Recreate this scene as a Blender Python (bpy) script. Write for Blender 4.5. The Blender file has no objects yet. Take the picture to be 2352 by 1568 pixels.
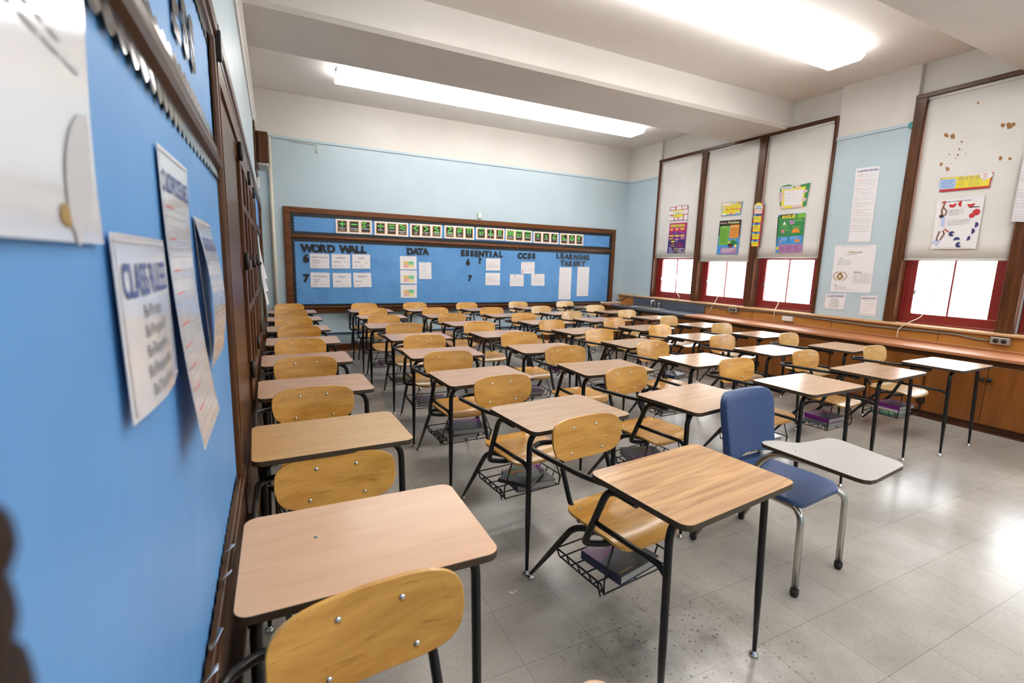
import bpy, bmesh, math, random
from mathutils import Vector, Matrix
random.seed(7)
S = bpy.context.scene
COL = S.collection
PI = math.pi

# ------------------------------------------------------------------ camera
YAW, PITCH, ROLL, FPX, CAMZ = 0.4620, 0.1601, -0.0291, 1095.5, 1.4795
def cam_rows():
    cy, sy = math.cos(YAW), math.sin(YAW); cp, sp = math.cos(PITCH), math.sin(PITCH)
    f = Vector((sy*cp, cy*cp, -sp)); r = Vector((cy, -sy, 0)); d = f.cross(r)
    cr, sr = math.cos(ROLL), math.sin(ROLL)
    return r*cr + d*sr, d*cr - r*sr, f
CR, CD, CF = cam_rows()
CPOS = Vector((0, 0, CAMZ))
cam = bpy.data.cameras.new('camera'); cam.sensor_width = 36; cam.sensor_fit = 'HORIZONTAL'
cam.lens = FPX/2352*36; cam.clip_start = 0.02; cam.clip_end = 200
cam.dof.use_dof = True; cam.dof.focus_distance = 2.8; cam.dof.aperture_fstop = 3.6
co = bpy.data.objects.new('camera', cam); COL.objects.link(co)
co.matrix_world = Matrix(((CR.x, -CD.x, -CF.x, 0), (CR.y, -CD.y, -CF.y, 0), (CR.z, -CD.z, -CF.z, CAMZ), (0, 0, 0, 1)))
S.camera = co
def at(ax, val, px, py):
    """point of the plane  x|y|z = val  seen at a pixel of the photograph"""
    r = CR*((px-1176)/FPX) + CD*((py-784)/FPX) + CF
    i = 'xyz'.index(ax)
    return CPOS + r*((val-CPOS[i])/r[i])

# ------------------------------------------------------------------ light
S.view_settings.view_transform = 'Standard'; S.view_settings.look = 'None'
S.view_settings.gamma = 1; S.view_settings.use_curve_mapping = False
S.view_settings.exposure = 0.24
SKY, TUBE = 9.0, 11.0
w = bpy.data.worlds.new('overcast_sky'); S.world = w; w.use_nodes = True
w.node_tree.nodes['Background'].inputs[0].default_value = (0.90, 0.96, 1.0, 1)
w.node_tree.nodes['Background'].inputs[1].default_value = SKY
try:
    S.cycles.max_bounces = 7; S.cycles.diffuse_bounces = 4; S.cycles.glossy_bounces = 3
    S.cycles.transmission_bounces = 4; S.cycles.transparent_max_bounces = 6
    S.cycles.caustics_reflective = False; S.cycles.caustics_refractive = False
    S.cycles.sample_clamp_indirect = 6
except Exception: pass

# ------------------------------------------------------------------ materials
MATS = {}
def new_mat(name):
    m = bpy.data.materials.new(name); m.use_nodes = True; MATS[name] = m
    return m, m.node_tree.nodes, m.node_tree.links, m.node_tree.nodes['Principled BSDF']
def plain(name, c, rough=.5, metal=0, coat=0, spec=.5, emit=0):
    m, N, L, b = new_mat(name)
    b.inputs['Base Color'].default_value = (*c, 1); b.inputs['Roughness'].default_value = rough
    b.inputs['Metallic'].default_value = metal; b.inputs['Coat Weight'].default_value = coat
    b.inputs['Coat Roughness'].default_value = .12; b.inputs['Specular IOR Level'].default_value = spec
    if emit:
        b.inputs['Emission Color'].default_value = (1, .985, .965, 1); b.inputs['Emission Strength'].default_value = emit
    return m
def tex_coord(N, L, scale, kind='Object', rot=(0, 0, 0)):
    t = N.new('ShaderNodeTexCoord'); p = N.new('ShaderNodeMapping'); p.inputs['Scale'].default_value = scale
    p.inputs['Rotation'].default_value = rot
    L.new(t.outputs[kind], p.inputs['Vector']); return p.outputs['Vector'], t
def ramp(N, L, fac, stops):
    r = N.new('ShaderNodeValToRGB'); e = r.color_ramp.elements
    while len(e) < len(stops): e.new(.5)
    for k, (p, c) in enumerate(stops): e[k].position = p; e[k].color = (*c, 1) if len(c) == 3 else c
    L.new(fac, r.inputs['Fac']); return r.outputs['Color']
def noise(N, L, vec, scale, detail=4, rough=.5, dist=0):
    n = N.new('ShaderNodeTexNoise'); n.inputs['Scale'].default_value = scale; n.inputs['Detail'].default_value = detail
    n.inputs['Roughness'].default_value = rough; n.inputs['Distortion'].default_value = dist
    if vec is not None: L.new(vec, n.inputs['Vector'])
    return n.outputs['Fac']
def mixc(N, L, fac, a, b, mode='MIX'):
    x = N.new('ShaderNodeMix'); x.data_type = 'RGBA'; x.blend_type = mode
    if isinstance(fac, (int, float)): x.inputs['Factor'].default_value = fac
    else: L.new(fac, x.inputs['Factor'])
    for s, v in ((6, a), (7, b)):
        if isinstance(v, tuple): x.inputs[s].default_value = (*v, 1)
        else: L.new(v, x.inputs[s])
    return x.outputs[2]
def bump(N, L, h, b, strength=.2, dist=.01):
    u = N.new('ShaderNodeBump'); u.inputs['Strength'].default_value = strength; u.inputs['Distance'].default_value = dist
    L.new(h, u.inputs['Height']); L.new(u.outputs['Normal'], b.inputs['Normal'])
def wood(name, dark, light, stretch=(2, 30, 30), rough=.35, coat=0, vary=.12, dist=.6, scratch=0, det=5, stops=(.32, .68), kind='Object', rv=.0):
    m, N, L, b = new_mat(name)
    v, t = tex_coord(N, L, stretch, kind)
    info = N.new('ShaderNodeObjectInfo')
    ad = N.new('ShaderNodeVectorMath'); ad.operation = 'ADD'
    sc = N.new('ShaderNodeVectorMath'); sc.operation = 'SCALE'; sc.inputs['Scale'].default_value = 37
    cmb = N.new('ShaderNodeCombineXYZ')
    for k in range(3): L.new(info.outputs['Random'], cmb.inputs[k])
    L.new(cmb.outputs[0], sc.inputs[0]); L.new(v, ad.inputs[0]); L.new(sc.outputs[0], ad.inputs[1])
    f = noise(N, L, ad.outputs[0], 1.0, det, .6, dist)
    c = ramp(N, L, f, [(stops[0], dark), (stops[1], light)])
    hsv = N.new('ShaderNodeHueSaturation')
    mr = N.new('ShaderNodeMapRange'); mr.inputs['To Min'].default_value = 1-vary; mr.inputs['To Max'].default_value = 1+vary
    L.new(info.outputs['Random'], mr.inputs['Value']); L.new(mr.outputs[0], hsv.inputs['Value']); L.new(c, hsv.inputs['Color'])
    c = hsv.outputs['Color']
    if scratch:
        v2, _ = tex_coord(N, L, (3, 3, 3), kind)
        ad2 = N.new('ShaderNodeVectorMath'); ad2.operation = 'ADD'; L.new(v2, ad2.inputs[0]); L.new(sc.outputs[0], ad2.inputs[1])
        a = noise(N, L, ad2.outputs[0], 2.2, 6, .75, 2.5); s1 = ramp(N, L, a, [(.60, (0, 0, 0)), (.70, (1, 1, 1))])
        v3, _ = tex_coord(N, L, (4, 4, 60), kind); a2 = noise(N, L, v3, 2, 3, .6, .4)
        s2 = ramp(N, L, a2, [(.66, (0, 0, 0)), (.72, (1, 1, 1))])
        k1 = N.new('ShaderNodeMath'); k1.operation = 'MULTIPLY'; L.new(s1, k1.inputs[0]); k1.inputs[1].default_value = .45*scratch
        k2 = N.new('ShaderNodeMath'); k2.operation = 'MULTIPLY'; L.new(s2, k2.inputs[0]); k2.inputs[1].default_value = .5*scratch
        c = mixc(N, L, k1.outputs[0], c, tuple(x*.35 for x in dark)); c = mixc(N, L, k2.outputs[0], c, tuple(x*.3 for x in dark))
    L.new(c, b.inputs['Base Color']); b.inputs['Roughness'].default_value = rough
    if rv:
        rr = N.new('ShaderNodeMapRange'); rr.inputs['To Min'].default_value = rough-rv; rr.inputs['To Max'].default_value = rough+rv
        L.new(noise(N, L, None, 6, 3), rr.inputs['Value']); L.new(rr.outputs[0], b.inputs['Roughness'])
    b.inputs['Coat Weight'].default_value = coat; b.inputs['Coat Roughness'].default_value = .15
    return m
def painted(name, c, c2, rough=.6, scale=1.2, bumpy=.05, lo=.35, hi=.7, spec=.3):
    m, N, L, b = new_mat(name)
    v, t = tex_coord(N, L, (1, 1, 1))
    L.new(ramp(N, L, noise(N, L, v, scale, 5, .6), [(lo, c2), (hi, c)]), b.inputs['Base Color'])
    b.inputs['Roughness'].default_value = rough; b.inputs['Specular IOR Level'].default_value = spec
    if bumpy: bump(N, L, noise(N, L, v, 40, 4), b, bumpy, .004)
    return m

painted('wall_blue', (.51, .615, .675), (.465, .575, .635), .42, 1.5, .06, spec=.4)
painted('wall_cream', (.73, .70, .655), (.65, .62, .575), .55, 1.0, .05)
painted('ceiling_cream', (.82, .79, .755), (.76, .73, .69), .6, .8, .04)
plain('pipe_cream', (.68, .63, .52), .45)
wood('dark_wood', (.045, .017, .007), (.105, .040, .015), (30, 2, 30), .36, .08, .08)
wood('dark_wood_x', (.085, .028, .009), (.19, .066, .020), (2, 30, 30), .34, .12, .08)
wood('dark_wood_z', (.050, .018, .007), (.13, .048, .017), (30, 30, 2), .36, .08, .08)
wood('cabinet_wood', (.17, .050, .006), (.27, .086, .012), (9, 9, 1.2), .34, .25, .10)
wood('counter_wood', (.36, .125, .040), (.48, .185, .066), (12, 1.2, 12), .45, .0, .0)
wood('panel_wood', (.37, .155, .028), (.50, .225, .045), (10, 1.0, 5), .35, .2, .0)
wood('sill_wood', (.52, .30, .13), (.66, .42, .22), (12, 1.0, 12), .32, .0, .0)
wood('chair_wood', (.50, .225, .032), (.76, .40, .085), (3, 14, 14), .28, .3, .13, .8, scratch=1.0)
wood('chair_wood_pale', (.56, .32, .10), (.76, .48, .18), (3, 14, 14), .28, .35, .08, .8, scratch=.3)
wood('top_oak', (.37, .175, .062), (.64, .37, .160), (1.7, 30, 30), .30, .2, .04, 1.0, det=9, stops=(.34, .62))
wood('top_tan', (.45, .27, .15), (.58, .37, .22), (3, 40, 40), .27, .2, .10, 1.0, det=6)
wood('top_rose', (.50, .29, .18), (.60, .37, .245), (3, 36, 36), .27, .2, .08, .8)
wood('top_pink', (.66, .385, .225), (.74, .46, .285), (2, 12, 12), .33, .15, .0, 1.4, det=4)
wood('top_maple', (.52, .29, .105), (.64, .38, .16), (2.5, 26, 26), .28, .2, .0, 1.6, det=6)
for n_ in ('dark_wood', 'dark_wood_x', 'dark_wood_z'): MATS[n_].node_tree.nodes['Principled BSDF'].inputs['Specular IOR Level'].default_value = .22
for n_ in ('counter_wood', 'sill_wood'): MATS[n_].node_tree.nodes['Principled BSDF'].inputs['Specular IOR Level'].default_value = .9
plain('top_edge', (.055, .034, .018), .5)
plain('black_steel', (.007, .006, .0055), .34, 0, .08, spec=.35)
plain('chrome', (.75, .74, .72), .16, 1)
plain('worn_chrome', (.52, .50, .46), .25, 1)
plain('rubber', (.02, .019, .018), .6)
plain('paper', (.80, .78, .80), .5); plain('paper_glossy', (.74, .74, .78), .16, 0, .6)
plain('ink', (.02, .02, .025), .6); plain('ink_grey', (.22, .22, .24), .6); plain('ink_light', (.50, .49, .51), .6)
plain('ink_red', (.62, .10, .08), .6); plain('ink_navy', (.07, .10, .27), .6)
plain('black_card', (.012, .012, .013), .35); plain('black_foil', (.02, .02, .021), .16, 0, .6)
plain('letter_black', (.008, .008, .010), .4)
plain('lime', (.16, .72, .10), .5); plain('card_orange', (.58, .24, .03), .5); plain('white', (.85, .84, .83), .5)
plain('slate', (.025, .025, .022), .5)
plain('yellow', (.82, .70, .03), .45); plain('orange', (.82, .30, .02), .45); plain('green', (.03, .24, .06), .45)
plain('leaf', (.20, .48, .03), .45); plain('sky_ink', (.06, .30, .68), .45); plain('navy', (.03, .03, .17), .45)
plain('red_ink', (.55, .02, .02), .45); plain('magenta', (.50, .02, .16), .45); plain('plum', (.22, .02, .20), .45)
plain('lilac', (.42, .22, .42), .45); plain('pink', (.80, .22, .30), .45); plain('violet_ink', (.06, .02, .16), .45)
plain('pale_pink', (.78, .55, .60), .5); plain('pale_blue', (.45, .55, .80), .5); plain('teal', (.03, .25, .28), .5)
plain('mint', (.18, .55, .32), .5); plain('sand', (.75, .52, .20), .5); plain('salmon', (.80, .42, .42), .5); plain('lemon', (.78, .72, .30), .5)
plain('gold_print', (.34, .22, .06), .5); plain('stain', (.36, .17, .055), .7); plain('skin_print', (.20, .08, .04), .6)
plain('red_paint', (.21, .017, .014), .33, 0, .2)
plain('shade_roller', (.66, .64, .60), .5)
plain('outlet_steel', (.42, .40, .36), .35, .6); plain('outlet_black', (.008, .008, .008), .5)
plain('plastic_white', (.72, .71, .66), .4); plain('cord', (.78, .76, .70), .6)
plain('slate_stone', (.085, .098, .12), .22, 0, .3); plain('conduit', (.20, .185, .16), .38, .3)
plain('dark_metal', (.018, .016, .015), .4, .3); plain('brass', (.20, .085, .03), .45, .4)
plain('blue_plastic_and_shadow', (.040, .078, .205), .40); plain('tablet_grey', (.42, .40, .375), .42)
plain('chalk_green', (.10, .14, .12), .6)
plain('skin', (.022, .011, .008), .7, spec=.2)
plain('pages', (.36, .34, .31), .8)
plain('book_black', (.012, .013, .015), .32, 0, .1); plain('book_purple', (.19, .012, .20), .3, 0, .1); plain('book_blue', (.018, .028, .085), .3, 0, .1)
plain('book_grey', (.20, .20, .22), .3, 0, .3); plain('book_white', (.62, .60, .60), .3, 0, .3); plain('book_teal', (.03, .16, .16), .25, 0, .4)
plain('lamp_housing', (.75, .73, .69), .4)
plain('lamp_lens', (.85, .83, .79), .5, emit=TUBE)

def blue_paper(name, sc=1.6, strength=.35):
    m, N, L, b = new_mat(name)
    v, t = tex_coord(N, L, (1, 1, 1))
    L.new(ramp(N, L, noise(N, L, v, 3, 3), [(.3, (.10, .285, .60)), (.7, (.125, .335, .67))]), b.inputs['Base Color'])
    b.inputs['Roughness'].default_value = .5; b.inputs['Specular IOR Level'].default_value = .35
    bump(N, L, noise(N, L, v, sc, 3, .5, 1.5), b, strength, .06)
    return m
blue_paper('blue_paper'); blue_paper('blue_paper_near', 1.2, .12)

def shade_mat():
    m, N, L, b = new_mat('shade_cloth')
    v, t = tex_coord(N, L, (1, 1, 1))
    L.new(ramp(N, L, noise(N, L, v, 1.3, 4), [(.3, (.70, .685, .65)), (.7, (.79, .775, .745))]), b.inputs['Base Color'])
    b.inputs['Roughness'].default_value = .6; b.inputs['Specular IOR Level'].default_value = .25
    tr = N.new('ShaderNodeBsdfTranslucent'); tr.inputs[0].default_value = (.9, .86, .78, 1)
    mx = N.new('ShaderNodeMixShader'); mx.inputs[0].default_value = .05
    L.new(b.outputs[0], mx.inputs[1]); L.new(tr.outputs[0], mx.inputs[2]); L.new(mx.outputs[0], N['Material Output'].inputs[0])
shade_mat()
def glass_mat():
    m, N, L, b = new_mat('window_glass')
    tr = N.new('ShaderNodeBsdfTransparent'); gl = N.new('ShaderNodeBsdfGlossy'); gl.inputs['Roughness'].default_value = .02
    mx = N.new('ShaderNodeMixShader'); mx.inputs[0].default_value = .06
    L.new(tr.outputs[0], mx.inputs[1]); L.new(gl.outputs[0], mx.inputs[2]); L.new(mx.outputs[0], N['Material Output'].inputs[0])
glass_mat()
def floor_mat():
    m, N, L, b = new_mat('vinyl_tile')
    v, t = tex_coord(N, L, (1, 1, 1))
    base = ramp(N, L, noise(N, L, v, 1.1, 5, .6), [(.3, (.45, .41, .365)), (.7, (.54, .50, .455))])
    flk = ramp(N, L, noise(N, L, v, 120, 5, .7), [(.34, (.42, .38, .33)), (.50, (1, 1, 1))])
    c = mixc(N, L, .38, base, flk, 'MULTIPLY')
    # tile joints, 0.305 m
    br = N.new('ShaderNodeTexBrick'); br.offset = 0; br.inputs['Scale'].default_value = 1
    br.inputs['Brick Width'].default_value = .305; br.inputs['Row Height'].default_value = .305
    br.inputs['Mortar Size'].default_value = .0011; br.inputs['Mortar Smooth'].default_value = .3
    br.inputs['Color1'].default_value = (1, 1, 1, 1); br.inputs['Color2'].default_value = (.90, .90, .90, 1); br.inputs['Mortar'].default_value = (.34, .31, .28, 1)
    mp = N.new('ShaderNodeMapping'); mp.inputs['Location'].default_value = (-.165, .155, 0); L.new(t.outputs['Object'], mp.inputs['Vector']); L.new(mp.outputs[0], br.inputs['Vector'])
    c = mixc(N, L, .8, c, br.outputs['Color'], 'MULTIPLY')
    # scuffs and grime
    g = ramp(N, L, noise(N, L, v, 2.0, 9, .70, .2), [(.30, (1, 1, 1)), (.85, (.45, .44, .44))])
    c = mixc(N, L, .75, c, g, 'MULTIPLY')
    # dry crumbs of dirt, thick around the front desk
    vo = N.new('ShaderNodeTexVoronoi'); vo.inputs['Scale'].default_value = 44; L.new(v, vo.inputs['Vector'])
    vo.inputs['Randomness'].default_value = 1
    sp = ramp(N, L, vo.outputs['Distance'], [(.17, (1, 1, 1)), (.24, (0, 0, 0))])
    dist = N.new('ShaderNodeVectorMath'); dist.operation = 'DISTANCE'; L.new(t.outputs['Object'], dist.inputs[0]); dist.inputs[1].default_value = (1.38, 1.12, 0)
    near = ramp(N, L, dist.outputs['Value'], [(.20, (1, 1, 1)), (.62, (0, 0, 0))])
    cl = ramp(N, L, noise(N, L, v, 7, 3, .7), [(.42, (0, 0, 0)), (.56, (1, 1, 1))])
    f1 = mixc(N, L, 1, near, cl, 'MULTIPLY'); f2 = mixc(N, L, 1, f1, sp, 'MULTIPLY')
    c = mixc(N, L, f2, c, (.045, .03, .022))
    sm = mixc(N, L, 1, near, ramp(N, L, noise(N, L, v, 4.5, 5, .65), [(.42, (0, 0, 0)), (.72, (.75, .75, .75))]), 'MULTIPLY')
    c = mixc(N, L, sm, c, (.075, .06, .048))
    L.new(c, b.inputs['Base Color'])
    b.inputs['Roughness'].default_value = .25
    b.inputs['Specular IOR Level'].default_value = .5; b.inputs['Coat Weight'].default_value = .25; b.inputs['Coat Roughness'].default_value = .2
    bump(N, L, noise(N, L, v, 12, 3), b, .05, .004)
floor_mat()

# ------------------------------------------------------------------ mesh helpers
def box(bm, x0, x1, y0, y1, z0, z1, mi=0):
    v = [bm.verts.new(p) for p in ((x0, y0, z0), (x1, y0, z0), (x1, y1, z0), (x0, y1, z0), (x0, y0, z1), (x1, y0, z1), (x1, y1, z1), (x0, y1, z1))]
    for q in ((3, 2, 1, 0), (4, 5, 6, 7), (0, 1, 5, 4), (1, 2, 6, 5), (2, 3, 7, 6), (3, 0, 4, 7)):
        bm.faces.new([v[i] for i in q]).material_index = mi
def bend(pts, rad, n=5):
    """round off the inner corners of a polyline"""
    P = [Vector(p) for p in pts]; out = [P[0]]
    for i in range(1, len(P)-1):
        a, b, c = P[i-1], P[i], P[i+1]
        r = rad if not isinstance(rad, (list, tuple)) else rad[i-1]
        d1, d2 = (a-b), (c-b); r1 = min(r, d1.length*.49); r2 = min(r, d2.length*.49)
        s, e = b + d1.normalized()*r1, b + d2.normalized()*r2
        for k in range(n+1):
            t = k/n; out.append(s*(1-t)**2 + b*2*t*(1-t) + e*t*t)
    out.append(P[-1]); return out
def tube(bm, pts, r, seg=8, mi=0, cap=True, square=False):
    P = [Vector(p) for p in pts]; n = len(P)
    R = r if isinstance(r, (list, tuple)) else [r]*n
    rings = []; prev = None
    for i in range(n):
        t = (P[min(i+1, n-1)] - P[max(i-1, 0)]).normalized()
        if prev is None:
            a = Vector((0, 0, 1)) if abs(t.z) < .9 else Vector((1, 0, 0)); u = t.cross(a).normalized()
        else:
            u = prev - t*prev.dot(t); u.normalize()
        prev = u; v = t.cross(u)
        rings.append([bm.verts.new(P[i] + (u*math.cos(2*PI*k/seg + .393) + v*math.sin(2*PI*k/seg + .393))*R[i]) for k in range(seg)])
    for i in range(n-1):
        for k in range(seg):
            f = bm.faces.new((rings[i][k], rings[i][(k+1) % seg], rings[i+1][(k+1) % seg], rings[i+1][k])); f.smooth = not square; f.material_index = mi
    if cap:
        bm.faces.new(rings[0][::-1]).material_index = mi; bm.faces.new(rings[-1]).material_index = mi
def lathe(bm, prof, c=(0, 0, 0), seg=12, mi=0, axis=None):
    """prof: (radius, height) pairs about an axis through c"""
    c = Vector(c); ax = Vector(axis or (0, 0, 1)).normalized()
    a = Vector((1, 0, 0)) if abs(ax.x) < .9 else Vector((0, 1, 0)); u = ax.cross(a).normalized(); v = ax.cross(u)
    rings = []
    for r, h in prof:
        if r < 1e-6: rings.append([bm.verts.new(c + ax*h)])
        else: rings.append([bm.verts.new(c + ax*h + (u*math.cos(2*PI*k/seg) + v*math.sin(2*PI*k/seg))*r) for k in range(seg)])
    for A, B in zip(rings, rings[1:]):
        for k in range(seg):
            q = [A[k % len(A)], A[(k+1) % len(A)], B[(k+1) % len(B)], B[k % len(B)]]
            q = [x for j, x in enumerate(q) if x not in q[:j]]
            if len(q) > 2:
                f = bm.faces.new(q); f.smooth = True; f.material_index = mi
    for Rg, rev in ((rings[0], True), (rings[-1], False)):
        if len(Rg) > 2: bm.faces.new(Rg[::-1] if rev else Rg).material_index = mi
def prism(bm, poly, z0, z1, mi=0, mi_side=None, f=None):
    """extrude a 2-D outline from z0 to z1; f maps (a, b, h) to a point"""
    f = f or (lambda a, b, h: (a, b, h))
    lo = [bm.verts.new(f(a, b, z0)) for a, b in poly]; hi = [bm.verts.new(f(a, b, z1)) for a, b in poly]
    bm.faces.new(lo[::-1]).material_index = mi if mi_side is None else mi_side; bm.faces.new(hi).material_index = mi
    n = len(poly)
    for k in range(n):
        q = bm.faces.new((lo[k], lo[(k+1) % n], hi[(k+1) % n], hi[k])); q.material_index = mi if mi_side is None else mi_side
def rrect(x0, x1, y0, y1, r, n=5):
    out = []
    for cx, cy, a in ((x1-r, y1-r, 0), (x0+r, y1-r, 90), (x0+r, y0+r, 180), (x1-r, y0+r, 270)):
        for k in range(n+1):
            t = math.radians(a + 90*k/n); out.append((cx+r*math.cos(t), cy+r*math.sin(t)))
    return out
def obj(name, bm, mats, parent=None, bev=0, smooth=False, recalc=True):
    if recalc: bmesh.ops.recalc_face_normals(bm, faces=bm.faces)
    me = bpy.data.meshes.new(name); bm.to_mesh(me); bm.free()
    for m in (mats if isinstance(mats, (list, tuple)) else [mats]): me.materials.append(MATS[m])
    if smooth:
        for p in me.polygons: p.use_smooth = True
    o = bpy.data.objects.new(name, me); COL.objects.link(o)
    if parent is not None: o.parent = parent
    if bev:
        b = o.modifiers.new('bevel', 'BEVEL'); b.width = bev; b.segments = 2; b.limit_method = 'ANGLE'; b.angle_limit = math.radians(40)
    return o
def tag(o, label, cat, group=None):
    o['label'] = label; o['category'] = cat
    if group: o['group'] = group
    return o
def thing(name, label, cat, loc=(0, 0, 0), rz=0, group=None):
    o = bpy.data.objects.new(name, None); COL.objects.link(o); o.location = loc; o.rotation_euler = (0, 0, rz)
    o.empty_display_size = .05
    return tag(o, label, cat, group)
def struct(name, bm, mats, parent=None, bev=0, label=None):
    o = obj(name, bm, mats, parent, bev)
    if parent is None: o['kind'] = 'structure'
    if label: o['label'] = label
    return o
def dup(root):
    r = root.copy(); COL.objects.link(r)
    for ch in list(root.children):
        c = ch.copy(); COL.objects.link(c); c.parent = r
        for g in list(ch.children):
            d = g.copy(); COL.objects.link(d); d.parent = c
    return r
def B(*a):
    bm = bmesh.new(); box(bm, *a); return bm

# flat text outlines (built-in font), cached: points, faces, advance width; cap height = 1
_tc = {}
def glyphs(s, bold=0., ext=0., res=3):
    k = (s, bold, ext, res)
    if k not in _tc:
        c = bpy.data.curves.new('t', 'FONT'); c.body = s; c.size = 1; c.resolution_u = res; c.offset = bold; c.extrude = ext
        c.dimensions = '2D'; c.fill_mode = 'BOTH'
        o = bpy.data.objects.new('t', c); COL.objects.link(o)
        me = bpy.data.meshes.new_from_object(o)
        vs = [tuple(v.co) for v in me.vertices]; fs = [tuple(p.vertices) for p in me.polygons]
        bpy.data.objects.remove(o); bpy.data.meshes.remove(me); bpy.data.curves.remove(c)
        x0 = min(v[0] for v in vs); x1 = max(v[0] for v in vs)
        h = .729
        _tc[k] = ([((v[0]-x0)/h, v[1]/h, v[2]/h) for v in vs], fs, (x1-x0)/h)
    return _tc[k]

class Sheet:
    """a printed sheet: thin slab between four corners, print laid on its face"""
    def __init__(s, corners, n, base='paper', thick=.0012, lift=.001, off=None, nu=1, nv=1, outline=None):
        s.c = [Vector(p) for p in corners]; s.n = Vector(n); s.off = off or (lambda u, v: 0); s.lift = lift
        s.bm = bmesh.new(); s.mats = []
        s.w = (s.c[1]-s.c[0]).length; s.h = (s.c[3]-s.c[0]).length
        m = s.mi(base)
        if outline:
            prism(s.bm, outline, -thick, 0, m, f=lambda a, b, h: s.P(a, b, h))
        else:
            g = [[[s.bm.verts.new(s.P(i/nu, j/nv, t)) for i in range(nu+1)] for j in range(nv+1)] for t in (0, -thick)]
            for j in range(nv):
                for i in range(nu):
                    for k in (0, 1):
                        q = [g[k][j][i], g[k][j+1][i], g[k][j+1][i+1], g[k][j][i+1]]
                        f = s.bm.faces.new(q if k == 0 else q[::-1]); f.material_index = m; f.smooth = nu*nv > 1
            ring = lambda k: [g[k][0][i] for i in range(nu+1)] + [g[k][j][nu] for j in range(1, nv+1)] + [g[k][nv][i] for i in range(nu-1, -1, -1)] + [g[k][j][0] for j in range(nv-1, 0, -1)]
            a, b = ring(0), ring(1)
            for k in range(len(a)):
                f = s.bm.faces.new((a[k], a[(k+1) % len(a)], b[(k+1) % len(a)], b[k])); f.material_index = m
                for e in f.edges: e.smooth = False
        s.z = 0
    def mi(s, m):
        if m not in s.mats: s.mats.append(m)
        return s.mats.index(m)
    def P(s, u, v, l=0):
        a = s.c[0].lerp(s.c[1], u); b = s.c[3].lerp(s.c[2], u)
        return a.lerp(b, v) + s.n*(s.lift + l + s.off(u, v))
    def layer(s): s.z += .0007; return s
    def poly(s, pts, m):
        s.bm.faces.new([s.bm.verts.new(s.P(u, v, s.z+.0007)) for u, v in pts]).material_index = s.mi(m)
    def rect(s, u0, v0, u1, v1, m, nu=1, nv=1):
        for i in range(nu):
            for j in range(nv):
                a, b = u0+(u1-u0)*i/nu, u0+(u1-u0)*(i+1)/nu; c, d = v0+(v1-v0)*j/nv, v0+(v1-v0)*(j+1)/nv
                s.poly([(a, c), (a, d), (b, d), (b, c)], m)
    def frame(s, u0, v0, u1, v1, t, m):
        tv = t*s.w/s.h
        for r in ((u0, v0, u1, v0+tv), (u0, v1-tv, u1, v1), (u0, v0+tv, u0+t, v1-tv), (u1-t, v0+tv, u1, v1-tv)): s.rect(*r, m)
    def rr(s, u0, v0, u1, v1, r, m):
        k = s.w/s.h
        s.poly([(a, b*k) for a, b in rrect(u0, u1, v0/k, v1/k, r, 4)][::-1], m)
    def disc(s, u, v, r, m, a0=0, a1=360, n=20, ry=None):
        k = s.w/s.h; ry = ry or r
        p = [(u+r*math.cos(math.radians(a0+(a1-a0)*i/n)), v-ry*k*math.sin(math.radians(a0+(a1-a0)*i/n))) for i in range(n+1)]
        if a1-a0 >= 360: p = p[:-1]
        else: p = [(u, v)] + p
        s.poly(p, m)
    def line(s, pts, t, m):
        k = s.w/s.h
        for (a, b), (c, d) in zip(pts, pts[1:]):
            dx, dy = c-a, (d-b)/k; l = math.hypot(dx, dy) or 1; nx, ny = -dy/l*t/2, dx/l*t/2
            s.poly([(a+nx, b+ny*k), (c+nx, d+ny*k), (c-nx, d-ny*k), (a-nx, b-ny*k)], m)
    def text(s, t, u, v, h, m, al='c', bold=0., fit=None):
        """cap height h (fraction of sheet height), v = baseline; fit = greatest width (fraction)"""
        vs, fs, wd = glyphs(t, bold); k = h*s.h/s.w; kx = k
        if fit and wd*k > fit: kx = fit/wd
        u0 = u - (wd*kx/2 if al == 'c' else wd*kx if al == 'r' else 0)
        V = [s.bm.verts.new(s.P(u0+a*kx, v-b*h, s.z+.0007)) for a, b, _ in vs]; m = s.mi(m)
        for f in fs:
            try: s.bm.faces.new([V[i] for i in f]).material_index = m
            except ValueError: pass
    def lines(s, u0, u1, v0, v1, n, m, seed=0, t=None):
        rnd = random.Random(seed); st = (v1-v0)/n; t = t or st*.36
        for i in range(n):
            u = u0
            end = u0+(u1-u0)*(rnd.uniform(.55, 1) if rnd.random() < .4 else 1)
            while u < end - .01:
                l = min(rnd.uniform(.05, .13), end-u); s.rect(u, v0+i*st, u+l, v0+i*st+t, m); u += l + .022
    def done(s, name, label, cat, group=None, parent=None):
        o = obj(name, s.bm, s.mats, parent, recalc=False)
        if parent is None: tag(o, label, cat, group)
        return o

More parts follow.
